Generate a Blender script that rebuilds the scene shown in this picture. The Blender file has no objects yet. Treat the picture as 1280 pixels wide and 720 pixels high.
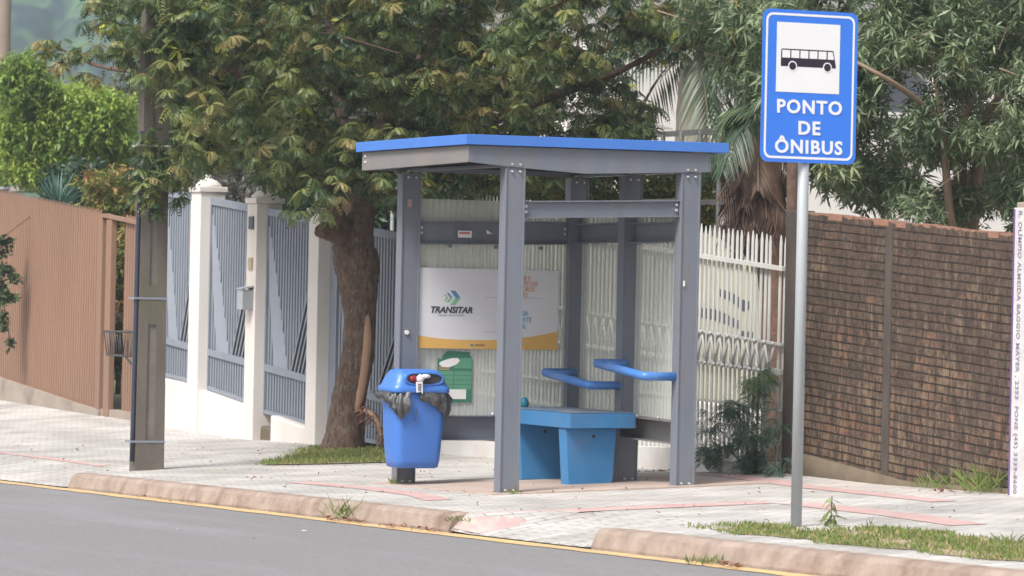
import bpy, bmesh, math, random
import numpy as np
from mathutils import Vector, Matrix
R=math.radians
scene=bpy.context.scene
col=scene.collection
# ---------------- camera: origin = foot of the front shelter post, X across the pavement, Y along the street
cam_d=bpy.data.cameras.new('camera'); cam=bpy.data.objects.new('camera',cam_d); col.objects.link(cam)
rt=Vector((0.90757679,-0.41936575,0.02089855)); up=Vector((-0.01988537,0.00678749,0.99977923)); fw=Vector((0.41941501,0.90779199,0.00217907))
mw=Matrix((( rt.x,up.x,-fw.x,-12.0432),(rt.y,up.y,-fw.y,-26.0910),(rt.z,up.z,-fw.z,1.41728),(0,0,0,1)))
cam.matrix_world=mw
cam_d.sensor_width=36; cam_d.lens=140.625; cam_d.clip_start=.1; cam_d.clip_end=3000
cam_d.dof.use_dof=True; cam_d.dof.focus_distance=29.5; cam_d.dof.aperture_fstop=6.3
scene.camera=cam
# ---------------- light: bright overcast, brighter from the street side
world=bpy.data.worlds.new('World'); scene.world=world; world.use_nodes=True
wn=world.node_tree.nodes; wl=world.node_tree.links
sky=wn.new('ShaderNodeTexSky'); sky.sky_type='NISHITA'; sky.sun_disc=False
SUN_EL=52; SUN_AZ=-118   # direction towards the sun, degrees clockwise from +Y
sky.sun_elevation=R(SUN_EL); sky.sun_rotation=R(SUN_AZ); sky.dust_density=4; sky.air_density=1.0; sky.ozone_density=1.0
hs=wn.new('ShaderNodeHueSaturation'); hs.inputs['Saturation'].default_value=.35
bg=wn['Background']; bg.inputs['Strength'].default_value=.13
wl.new(sky.outputs[0],hs.inputs['Color']); wl.new(hs.outputs[0],bg.inputs['Color'])
sd=bpy.data.lights.new('sun','SUN'); sd.energy=2.6; sd.angle=R(18); sd.color=(1,.96,.9)
so=bpy.data.objects.new('sun',sd); col.objects.link(so)
az=R(SUN_AZ); el=R(SUN_EL)
dv=Vector((math.sin(az)*math.cos(el),math.cos(az)*math.cos(el),math.sin(el)))
so.rotation_euler=dv.to_track_quat('Z','Y').to_euler()
so.location=(0,0,30)
scene.view_settings.view_transform='Standard'; scene.view_settings.look='None'
scene.view_settings.exposure=0.66; scene.view_settings.gamma=1
scene.render.engine='CYCLES'
try:
    scene.cycles.max_bounces=8; scene.cycles.transparent_max_bounces=16
except Exception: pass

# ---------------- helpers
GX,GY=.032587,-.015056
def G(x,y): return GX*x+GY*y
def rise(x,y):
    a=min(max((y-12.5)/8.5,0),1.2); b=min(max((x+1.3)/4.0,0),1.3)
    w=.035*max(0,1-abs(y-.9)/1.5)*min(max((x-1.2)/1.5,0),1)
    return .27*a*b+w
def ZG(x,y): return G(x,y)+rise(x,y)

def mat(name,c1,c2=None,rough=.7,scale=6,metal=0,bump=0,bscale=40,contrast=.5,dirt=None,dscale=1.2,damt=.5,spec=.4,stretch=None,detail=6):
    m=bpy.data.materials.new(name); m.use_nodes=True; n=m.node_tree.nodes; l=m.node_tree.links
    b=n['Principled BSDF']; b.inputs['Roughness'].default_value=rough; b.inputs['Metallic'].default_value=metal
    b.inputs['Specular IOR Level'].default_value=spec
    tc=n.new('ShaderNodeTexCoord'); mp=n.new('ShaderNodeMapping'); l.new(tc.outputs['Object'],mp.inputs[0])
    if stretch: mp.inputs['Scale'].default_value=stretch
    if c2 is None: c2=tuple(v*.8 for v in c1)
    nz=n.new('ShaderNodeTexNoise'); nz.inputs['Scale'].default_value=scale; nz.inputs['Detail'].default_value=detail; l.new(mp.outputs[0],nz.inputs[0])
    rp=n.new('ShaderNodeValToRGB'); e=rp.color_ramp.elements
    e[0].position=.5-contrast/2; e[1].position=.5+contrast/2; e[0].color=(*c1,1); e[1].color=(*c2,1)
    l.new(nz.outputs[0],rp.inputs[0]); out=rp.outputs[0]
    if dirt:
        n2=n.new('ShaderNodeTexNoise'); n2.inputs['Scale'].default_value=dscale; n2.inputs['Detail'].default_value=8; n2.inputs['Roughness'].default_value=.65; l.new(mp.outputs[0],n2.inputs[0])
        r2=n.new('ShaderNodeValToRGB'); r2.color_ramp.elements[0].position=.5; r2.color_ramp.elements[1].position=.72
        r2.color_ramp.elements[1].color=(damt,damt,damt,1); l.new(n2.outputs[0],r2.inputs[0])
        mx=n.new('ShaderNodeMixRGB'); mx.inputs[2].default_value=(*dirt,1); l.new(out,mx.inputs[1]); l.new(r2.outputs[0],mx.inputs[0]); out=mx.outputs[0]
    l.new(out,b.inputs['Base Color'])
    if bump:
        n3=n.new('ShaderNodeTexNoise'); n3.inputs['Scale'].default_value=bscale; n3.inputs['Detail'].default_value=6; l.new(mp.outputs[0],n3.inputs[0])
        bp=n.new('ShaderNodeBump'); bp.inputs['Strength'].default_value=bump; bp.inputs['Distance'].default_value=.01; l.new(n3.outputs[0],bp.inputs['Height']); l.new(bp.outputs[0],b.inputs['Normal'])
    return m

def leafmat(name,cols,rough=.5,trans=.25):
    """cols: list of (pos,color) driven by the per-leaf random 'tone'"""
    m=bpy.data.materials.new(name); m.use_nodes=True; n=m.node_tree.nodes; l=m.node_tree.links
    b=n['Principled BSDF']; b.inputs['Roughness'].default_value=rough; b.inputs['Specular IOR Level'].default_value=.35
    at=n.new('ShaderNodeAttribute'); at.attribute_name='tone'
    rp=n.new('ShaderNodeValToRGB'); els=rp.color_ramp.elements
    els[0].position=cols[0][0]; els[0].color=(*cols[0][1],1); els[1].position=cols[-1][0]; els[1].color=(*cols[-1][1],1)
    for p,c in cols[1:-1]:
        e=els.new(p); e.color=(*c,1)
    l.new(at.outputs['Fac'],rp.inputs[0]); l.new(rp.outputs[0],b.inputs['Base Color'])
    if trans:
        t=n.new('ShaderNodeBsdfTranslucent'); l.new(rp.outputs[0],t.inputs[0]); ms=n.new('ShaderNodeMixShader'); ms.inputs[0].default_value=trans
        l.new(b.outputs[0],ms.inputs[1]); l.new(t.outputs[0],ms.inputs[2]); l.new(ms.outputs[0],n['Material Output'].inputs['Surface'])
    return m

def tag(o,label=None,cat=None,group=None,kind=None):
    if label: o['label']=label
    if cat: o['category']=cat
    if group: o['group']=group
    if kind: o['kind']=kind
    return o
def thing(name,label,cat,loc=(0,0,0),group=None):
    o=bpy.data.objects.new(name,None); o.empty_display_size=.1; col.objects.link(o); o.location=loc
    return tag(o,label,cat,group)
def link(name,me,m,parent=None,label=None):
    o=bpy.data.objects.new(name,me); col.objects.link(o)
    if m: 
        if isinstance(m,(list,tuple)):
            for k in m: me.materials.append(k)
        else: me.materials.append(m)
    if parent is not None:
        o.parent=parent; o.location=-Vector(parent.location)   # parts are modelled in world coordinates
    if label: o['label']=label
    return o
class MB:
    def __init__(s): s.bm=bmesh.new()
    def box(s,x0,x1,y0,y1,z0,z1,bev=0,mi=0,fn=None):
        vs=[Vector((x,y,z)) for x in (x0,x1) for y in (y0,y1) for z in (z0,z1)]
        if fn: vs=[Vector(fn(v)) for v in vs]
        v=[s.bm.verts.new(p) for p in vs]
        fs=[]
        for q in ((0,1,3,2),(4,6,7,5),(0,4,5,1),(2,3,7,6),(0,2,6,4),(1,5,7,3)):
            f=s.bm.faces.new([v[i] for i in q]); f.material_index=mi; fs.append(f)
        if bev:
            es=list({e for f in fs for e in f.edges}); 
            bmesh.ops.bevel(s.bm,geom=es,offset=bev,segments=2,affect='EDGES',profile=.6)
        return s
    def tube(s,pts,rad,seg=10,caps=True,smooth=True,mi=0,squash=1,rng=None,rough=0):
        pts=[Vector(p) for p in pts]; rings=[]
        if not isinstance(rad,(list,tuple)): rad=[rad]*len(pts)
        prev=None
        for i,p in enumerate(pts):
            d=(pts[min(i+1,len(pts)-1)]-pts[max(i-1,0)]).normalized()
            if prev is None:
                a=d.cross(Vector((0,0,1)) if abs(d.z)<.9 else Vector((1,0,0))).normalized()
            else: a=(prev-d*prev.dot(d)).normalized()
            prev=a; b=d.cross(a)
            r=[]
            for k in range(seg):
                t=2*math.pi*k/seg; q=rad[i]*(1+(rng.uniform(-rough,rough) if rng else 0))
                r.append(s.bm.verts.new(p+a*math.cos(t)*q+b*math.sin(t)*q*squash))
            rings.append(r)
        for r0,r1 in zip(rings,rings[1:]):
            for k in range(seg):
                f=s.bm.faces.new((r0[k],r0[(k+1)%seg],r1[(k+1)%seg],r1[k])); f.smooth=smooth; f.material_index=mi
        if caps:
            for r,fl in ((rings[0],1),(rings[-1],0)):
                f=s.bm.faces.new(r[::-1] if fl else r); f.material_index=mi
        return s
    def loft(s,rings,caps=True,smooth=True,mi=0):
        rr=[[s.bm.verts.new(p) for p in r] for r in rings]; n=len(rr[0])
        for a,b in zip(rr,rr[1:]):
            for k in range(n):
                f=s.bm.faces.new((a[k],a[(k+1)%n],b[(k+1)%n],b[k])); f.smooth=smooth; f.material_index=mi
        if caps:
            s.bm.faces.new(rr[0][::-1]).material_index=mi; s.bm.faces.new(rr[-1]).material_index=mi
        return s
    def poly(s,pts,mi=0):
        f=s.bm.faces.new([s.bm.verts.new(p) for p in pts]); f.material_index=mi; return s
    def prism(s,pts,off,mi=0):
        off=Vector(off); a=[s.bm.verts.new(p) for p in pts]; b=[s.bm.verts.new(Vector(p)+off) for p in pts]; n=len(a)
        for q in (a[::-1],b): s.bm.faces.new(q).material_index=mi
        for k in range(n): s.bm.faces.new((a[k],a[(k+1)%n],b[(k+1)%n],b[k])).material_index=mi
        return s
    def sphere(s,c,r,seg=10,rings=6,sc=(1,1,1),mi=0,rng=None,rough=0):
        res=bmesh.ops.create_uvsphere(s.bm,u_segments=seg,v_segments=rings,radius=r)
        for v in res['verts']:
            k=1+(rng.uniform(-rough,rough) if rng else 0)
            v.co=Vector((v.co.x*sc[0]*k,v.co.y*sc[1]*k,v.co.z*sc[2]*k))+Vector(c)
        for v in res['verts']:
            for f in v.link_faces: f.smooth=True; f.material_index=mi
        return s
    def build(s,name,m,parent=None,label=None):
        bmesh.ops.recalc_face_normals(s.bm,faces=s.bm.faces)
        me=bpy.data.meshes.new(name); s.bm.to_mesh(me); s.bm.free()
        return link(name,me,m,parent,label)
def grid(name,xs,ys,zf,m,kind='structure'):
    v=[(x,y,zf(x,y)) for y in ys for x in xs]; nx=len(xs)
    f=[(j*nx+i,j*nx+i+1,(j+1)*nx+i+1,(j+1)*nx+i) for j in range(len(ys)-1) for i in range(nx-1)]
    me=bpy.data.meshes.new(name); me.from_pydata(v,[],f); me.update()
    for p in me.polygons: p.use_smooth=True
    o=link(name,me,m); 
    if kind: o['kind']=kind
    return o
def lin(a,b,n): return [a+(b-a)*i/(n-1) for i in range(n)]
def npmesh(name,V,F,tone,m,parent=None,label=None,smooth=False):
    """quads from numpy arrays; tone = one number per face, random with a lift on upper leaves"""
    me=bpy.data.meshes.new(name); nv,nf=len(V),len(F)
    me.vertices.add(nv); me.vertices.foreach_set('co',V.astype(np.float32).ravel())
    me.loops.add(nf*4); me.loops.foreach_set('vertex_index',F.astype(np.int32).ravel())
    me.polygons.add(nf); me.polygons.foreach_set('loop_start',np.arange(0,nf*4,4,dtype=np.int32)); me.polygons.foreach_set('loop_total',np.full(nf,4,dtype=np.int32))
    me.update(calc_edges=True)
    a=me.attributes.new('tone','FLOAT','FACE'); a.data.foreach_set('value',tone.astype(np.float32))
    me.validate()
    return link(name,me,m,parent,label)
def text_mesh(s,size,thick=.002,bold=0,shear=0,align='CENTER',space=1.0):
    cu=bpy.data.curves.new('txt','FONT'); cu.body=s; cu.size=size; cu.offset=bold; cu.shear=shear; cu.align_x=align; cu.align_y='CENTER'; cu.extrude=thick/2; cu.space_character=space; cu.resolution_u=3
    o=bpy.data.objects.new('txt',cu); col.objects.link(o)
    dg=bpy.context.evaluated_depsgraph_get(); dg.update()
    me=bpy.data.meshes.new_from_object(o.evaluated_get(dg)); bpy.data.objects.remove(o); bpy.data.curves.remove(cu)
    return me
def text(name,s,size,M,m,parent,bold=0,shear=0,align='CENTER',space=1.0,sx=1.0,thick=.002):
    me=text_mesh(s,size,thick,bold,shear,align,space)
    me.transform(Matrix.Diagonal((sx,1,1,1))); me.transform(M)
    me.materials.clear()
    return link(name,me,m,parent)
def facing_front(x,y,z):   # text plane facing -Y (towards the camera side), reading along +X
    return Matrix(((1,0,0,x),(0,0,-1,y),(0,1,0,z),(0,0,0,1)))

# ---------------- data baked in world metres
C1=[(3.96,9.39,3.17),(4.6,6.68,5.97),(0.57,7.12,3.74),(0.06,7.51,5.59),(-0.26,7.87,4.47),(3.43,6.42,2.65),(2.73,5.54,3.45),(4.47,6.12,4.66),(4.92,6.99,5.77),(1.89,5.94,4.62),(1.68,8.98,4.13),(0.17,7.34,4.39),(3.41,10.88,4.31),(1.55,5.86,3.83),(5.21,9.83,3.44),(2.5,11.43,4.24),(4.4,8.65,2.81),(2.8,8.31,5.45),(4.11,8.31,3.19),(3.96,8.84,4.5),(3.17,6.43,5.85),(4.71,6.24,4.13),(3.38,11.68,5.29),(0.69,9.44,4.42),(3.52,8.87,3.88),(1.31,7.29,2.41),(4.78,7.55,3.87),(3.22,8.27,5.09),(1.42,9.1,5.48),(2.93,8.4,6.08),(2.52,8.36,3.33),(1.69,6.39,3.73),(1.84,5.94,5.62),(3.51,5.5,5.04),(1.97,5.93,3.3),(2.49,6.5,4.01),(0.87,7.14,3.66),(1.82,5.71,4.82),(3.19,10.39,4.7),(2.74,6.21,5.55),(3.76,6.53,3.04),(4.89,10.01,4.9),(2.41,6.66,3.03),(1.6,10.74,4.2),(1.61,6.95,4.08),(-0.16,8.39,5.84),(0.68,6.22,4.04),(4.92,10.14,3.96),(0.92,9.13,4.6),(4.28,7.89,4.5),(1.85,8.84,5.73),(-0.16,8.41,4.96),(1.71,6.9,3.4),(4.86,10.29,3.68),(0.75,9.41,4.11),(0.66,9.45,5.76),(2.53,11.76,4.3),(3.39,6.24,5.95),(0.23,8.01,3.95),(0.85,11.43,5.76),(0.59,7.44,4.2),(1.3,6,4.91),(2.32,6.46,4.03),(4.16,7.08,4.87),(0.35,7.23,2.75),(3.7,8.05,3.66),(3.28,5.67,3.65),(2.76,10.79,3.82),(0.7,11.25,5.91),(3.43,6.62,3.58),(3.06,11.18,5.67),(1.06,7.58,2.79),(0.87,7.35,3.52),(2.51,11.33,4),(3.53,8.13,3.33),(2.98,6.19,2.65),(1.87,9.19,2.97),(2.54,6.82,2.54),(4.53,6.22,4.18),(4.04,7.89,4.16),(3.89,7.96,5.57),(1.68,8.16,2.77),(2.57,8.13,5.88),(1.17,6.03,4.74),(2.2,8.74,5.51),(1.55,6.84,4.85),(1.39,7.3,4.04),(2.24,6.43,4.87),(1.21,11.47,5.81),(3.49,11.09,3.24),(1.05,6.43,4.24),(2.08,11.83,4.45),(5.36,9.36,3.73),(2.55,6.71,3.72),(2.92,5.78,3.52),(3.04,7.05,2.66),(0.52,7.53,4.85),(2.7,6.43,4.21),(1.96,6.82,3.23),(1.57,9.4,4.11),(3.08,6.95,4.34),(0.16,8.36,4.91),(5.29,7.31,4.62),(0.05,9.33,5.65),(-0.3,7.63,4.2),(3.51,11.03,2.86),(0.23,8.01,3.32),(2.7,8.51,4.97),(0.96,10.72,3.72),(2.4,8.65,5.17),(4.58,9.94,2.96),(2.95,6.16,3.8),(4.25,10.56,3.67),(3.98,6.44,3.34),(1.72,5.67,3.96),(1.37,6.98,3.38),(3.61,9.65,3.98),(4.02,5.84,3.88),(0.53,9.38,4.2),(3.09,9.13,6.13),(2.38,6.03,3.1),(1.68,6.88,3.94),(2.81,5.95,2.65),(4.81,8.79,4.56),(1.61,6.79,5.14),(2.98,8.38,3.25),(0.77,9.4,6.07),(2.67,6.18,4.68),(3.84,10.91,4.41),(0.38,9.58,4.54),(0.77,6.22,4.97),(0.2,9.25,4.73),(-0.05,7.83,5.83),(2.28,10.83,4.49),(2.55,10.77,3.37),(4.36,10.32,2.76),(0.2,8.79,4.23),(4.12,9.83,5.89),(3.96,7.93,4.29),(0.09,6.76,5.03),(1,7.33,4.57),(2.46,11.62,4.14),(0.89,9.34,4.99),(1.63,6.45,4.95),(0.6,6.74,5.66),(0.59,7.36,4.38),(0.68,6.53,4.82),(0.37,10.77,6.15),(0.12,6.74,3.68),(1.68,11.2,3.99),(4.28,6.22,5.7),(2.33,6.24,5.1),(2.4,6.07,3.28),(4.29,7.78,3.47),(3.83,7.68,3.02),(3.48,6.21,3.4),(3.39,10.26,3.72),(4.69,8.86,4.07),(2.18,6.74,3.46),(2.32,8.69,4),(1.79,6.13,5.54),(2.85,10.66,5.55),(4.88,6.66,4.22),(2.26,11.93,4.31),(1.7,7.07,3.29),(1.46,6.55,2.62),(4.56,8.53,4.48),(3.94,10.09,2.67),(4.97,7.96,5.85),(2.94,5.83,4.23),(2.85,10.83,5.03),(1.53,5.89,5.13),(1.81,10.8,3.58),(0.76,6.3,3.12),(1.44,6.31,2.79),(2.8,5.73,5.11),(3.96,8.26,3.02),(0.94,10.39,4),(2.09,9.88,5.12),(2.36,6.73,3.36),(1.4,11.91,4.62),(3.46,10.32,4.57),(4.65,6.27,3.95),(1.61,9.54,6.16),(1.81,10.65,3.18),(1.33,11.24,6.19),(2.54,8.41,4.4),(-0.07,8.29,5.63),(3.45,10.18,3.12),(5.31,7.06,5.83),(1.97,11.56,3.66),(3.49,10.37,4.26),(0.06,9.61,4.73),(3.88,6.11,3.87),(1.94,11.56,3.22),(1.87,6.9,5.85),(0.63,7.07,4.51),(1.13,5.81,5.11),(-0.15,7.29,5.32),(4.98,7.31,5.25),(1.82,10.13,3.05),(2.97,10.34,6.22),(2.81,5.64,3.04),(5.37,9.99,4.48),(4.25,10.63,2.86),(4.42,10.6,5.91),(1.44,9.09,4.38),(3.17,8.3,2.91),(2.51,10.3,2.78),(1.82,8.92,3.39),(4.04,6.05,4.82),(2.23,7.82,4.4),(2.14,6.59,3.71),(2.1,8.21,3.48),(3.08,8.85,2.61),(0.56,11.5,5.03),(1.33,5.92,4.51),(1.44,6.33,3.4),(2.2,7.59,2.75),(0.4,6.79,5.76),(2.17,5.98,4.12),(0.4,7.64,2.74),(3.8,10.32,4.04),(2.45,5.48,3.61),(1.4,9.28,3.79),(4.45,10.01,3.5),(4.01,11.28,4.79),(-0.08,8.2,5.81),(2.47,8.62,3.49),(1.46,7.23,2.77),(3.08,6,4.76),(1.21,9.65,4.34),(3.55,5.54,4),(3.08,6,2.64),(2.11,6.53,4.24),(4.27,10.66,5.16),(4.99,10.09,3.34),(0.82,6.52,5.08),(1.07,6.71,3.53),(0.53,6.94,3.08),(1.79,6.18,2.43),(0.14,8.07,4.22),(3.15,10.74,5.56),(3.84,10.92,2.92),(4.93,7.48,3.78),(4.63,9.89,4.12),(-0.06,7.83,3.57),(3.25,8.26,3.27),(1.76,8.94,5.95),(4.67,9.63,4.8),(5.01,7.44,4.03),(1.16,6.96,2.74),(1.01,6.11,3.61),(3.77,10.95,3.8),(3.26,9.94,2.56),(2.07,5.86,3.45),(1.3,11.54,3.9),(1.47,11.44,4.32),(0.71,6.97,4.3),(1.28,7.11,2.83),(1.61,9.01,5.19),(3.02,5.92,3.75),(2.94,5.58,3.95),(2.64,10.16,4.32),(0.34,7.55,3.54),(1.16,9.22,4.47),(0.77,6.26,3.86),(1.61,9.09,3.81),(2.69,6.56,2.5),(4.22,6.13,4.98),(3.31,5.45,4.15),(2.41,10.84,5.8),(3.05,9.42,5.54),(1.03,9.64,4.93),(3.31,8.23,2.83),(3.12,6.19,5.82),(4.65,8.97,2.79),(3.61,10.26,4.69),(1.95,6.52,2.42),(4.29,9.35,3.58),(3.08,10.58,2.96),(2.53,10.68,2.99),(2.63,10.02,5.91),(2.14,8.77,3.1),(-0.34,8.39,5.86),(1.86,6.76,4.73),(3.73,8.03,5.4),(5.4,8.81,5.42),(2.41,11.8,4.47),(1.48,6.17,3.86),(4.25,10.74,3.84),(5.48,8.59,4.23),(5.31,7.12,6.09),(0.73,6.71,3.31),(2.93,11.74,4.22),(3.25,11.11,5.78),(2.67,6.51,3.79),(-0.26,7.64,5.24),(3.94,9.92,5.31),(3.45,8.59,3.1),(1.83,6.79,2.48),(3.75,5.92,2.92),(4.01,8.04,2.58),(1.32,9.41,2.88),(2.44,6.92,2.59),(3.71,7.2,2.55),(1.49,9.76,2.9),(3.8,8.37,2.56),(2.45,6.8,2.59),(0.9,8.27,2.87),(3.35,6.01,2.69),(2.03,7.35,2.52),(3.15,8.35,2.57),(0.96,9.26,2.85),(4.55,7.4,3.11),(1.36,10.11,2.77),(1.52,7.87,2.49),(2.89,8.99,2.47),(4.14,7.47,2.81),(3.22,8.03,2.64),(0.47,8.18,3.02),(3.99,7.47,2.75),(4.04,7.08,2.71),(1.41,8.09,2.73),(4.22,6.6,3.02),(2.47,8.86,2.65),(2.26,8.45,2.6),(3.72,6.86,2.63),(2.5,8.4,2.55),(2,7.75,2.57),(2.43,9.14,2.62),(4.17,7.55,2.77),(3.33,7.67,2.52),(2.65,9.22,2.74),(1.42,9.57,2.94),(3.7,9.1,2.57),(1.97,7.85,2.69),(3.59,6.12,2.81),(2.96,9.49,2.7),(4.53,7.21,3.18),(2.99,8.08,2.6),(2.89,8.19,2.51),(2.45,6.9,2.6),(1.84,6.93,2.6),(3.56,5.87,2.85),(3.74,6.17,2.82),(3.05,8.69,2.51),(4.29,7.45,2.88),(0.4,7.5,2.73),(3.19,6.87,2.61),(2.48,8.85,2.6),(1.46,6.79,2.66),(3.2,6.67,2.49),(2.16,6.76,2.38),(3.12,7.87,2.55),(4.07,8.71,2.69),(3.68,5.84,3),(3.94,8.73,2.52),(1.37,9.51,2.87),(1.21,8.31,2.9),(2.45,8.78,2.78),(1.55,8.98,3.01),(2.86,6.83,2.58),(1.99,9.32,2.66),(2.16,9.86,2.65),(0.56,7.74,2.61),(0.79,9.3,3.27),(2.36,9.71,2.44),(1.12,8.11,2.88),(1.2,8.43,2.98),(3.22,6.79,2.54),(3.99,8.49,2.55),(0.98,7.7,2.91),(1.4,9.1,3.07),(2.85,8.58,2.45),(1.02,8.67,2.8),(0.28,7.48,2.72),(2.2,9.25,2.61),(3.03,9.34,2.43),(3.11,7.66,2.54),(1.06,7.15,2.59),(3.37,9.06,2.61),(1.15,9.77,2.93),(4.08,7.62,2.78),(3.95,7.45,2.7),(4.19,7.22,2.9),(3.07,7.85,2.59),(2.69,8.1,2.5),(1.55,7.44,2.47),(2.3,6.47,2.56),(1.86,10.47,3.59),(4.12,10.94,2.88),(4.07,9.66,3.44),(4.64,11.02,4.07),(4.96,10.05,3.44),(2,10.59,3.91),(2.05,11.79,4.31),(3.76,11.49,4.55),(4.65,10.41,4.52),(2.35,10.91,3.51),(5.01,10.64,3.56),(3.09,10.28,4.37),(1.89,10.71,3.1),(4.55,10.51,3.78),(1.41,10.61,4.24),(3.86,9.6,3.7),(2.68,11.09,3.17),(3.49,9.67,3.19),(5.2,10.81,4.56),(3.36,11.52,4.25),(3.68,9.77,3.29),(1.8,10.79,3.26),(1.81,11.21,3.86),(3.74,10.55,3.59),(2.67,11.9,4.18),(4.27,10.89,3.15),(2.22,10.09,4.12),(2.71,11.88,4.36),(4.71,10.47,3.93),(4.23,9.29,3.03),(1.62,10.74,3.62),(5.37,10.61,4.39),(3.29,9.67,3.83),(4.94,10.21,3.83),(2.08,10.63,3.4),(4.01,10.88,4.47),(3.47,9.9,3.64),(1.64,10.34,3.19),(1.88,11.08,3.44),(2.59,10.71,3.43),(3.74,9.54,2.86),(3.69,10.48,3.78),(4.47,9.7,3.06),(2.93,10.89,4.31),(3.66,10.06,3.29),(2.34,10.28,3.24),(2.68,11.79,3.89),(4.28,11.16,4.08),(1.87,11.11,4.14),(4.29,11.12,3.66),(3.9,11.12,3.05),(5,10.72,4),(5.05,10.74,4.52),(3.13,10.38,3.48),(3.09,10.62,4.24),(2.41,11.72,3.4),(2.55,11.69,3.49),(1.58,10.67,3.38),(4.52,9.64,4.3),(3.05,10.12,3.72),(3.4,10.71,4.23),(1.59,11.3,3.38),(4.83,10.01,3.38),(3.05,10.57,3.37),(4.14,9.24,3.57),(3.78,9.69,4.16),(1.4,10.43,3.74),(2.79,11.21,3.93),(4.07,11.24,4.51),(2.66,11.25,3.62),(3.24,10.53,4.01),(3.47,10.48,3.18),(4.22,11.07,4.54),(4.34,9.46,3.55),(4.52,11.07,2.9),(2.03,11.24,3.59),(4.12,9.97,3.14),(1.77,10.87,3.22),(3.67,9.57,4.04),(3.41,10.23,2.86),(2.13,11.94,3.58),(3.34,10.59,4.34),(1.75,10.52,3.53),(2.29,11.25,3.85),(4.38,9.2,3.39),(5.13,10.52,4.35),(4.45,9.76,3.92),(4.1,11.1,3.44),(3.49,10.58,2.79),(1.79,11.82,3.52),(3.02,11.03,3.31),(2.64,10.42,3.85),(4.83,9.55,2.74),(2.6,12.08,3.64),(3.98,10.42,3.03),(5.02,10.11,4.09),(2.29,11.09,3.97),(2.3,10.51,3.23),(5.12,10.35,4.55),(4.66,9.6,4.49),(2.9,10.52,4.18),(4.84,9.68,3.49),(2.75,11.54,4.41),(3.45,9.72,3.25),(4.26,10.25,4.37),(2.1,10.64,3.1),(1.81,10.6,3.97),(4.46,10.55,3.94),(4.04,10.42,3.97),(2.47,10.29,3.6),(-0.51,5.33,3.54),(-0.8,5.11,3.17),(-0.38,5.41,3.77),(-0.63,5.24,3.37),(-0.6,5.69,3.4),(-0.61,5.39,3.58),(-0.73,5.64,3.76),(-0.73,5,3.82),(-0.54,4.99,3.74),(-1.18,5.31,3.7),(-0.34,5.66,3.66),(-0.56,4.92,3.57),(-0.4,5.69,4.19),(-1.23,5.32,4.11),(-0.23,5.74,3.87),(-0.52,5.09,3),(-0.39,5.56,3.19),(-0.5,5.4,3.97),(-0.45,5.36,3.49),(-0.66,5.66,2.6),(-0.61,5.64,2.4),(-0.63,5.65,2.24),(-1.08,5.85,3.74),(-0.98,5.81,3.5),(0.52,5.11,2.19),(0.23,5.25,2.56)]
S1=[(-0.6,8.94,3.66),(-0.51,8.89,3.63),(-0.4,8.84,3.55),(-0.47,8.87,3.47),(-0.3,8.8,3.52),(-0.24,8.77,3.36),(-0.56,8.92,3.6),(-0.36,8.82,3.59)]
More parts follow.
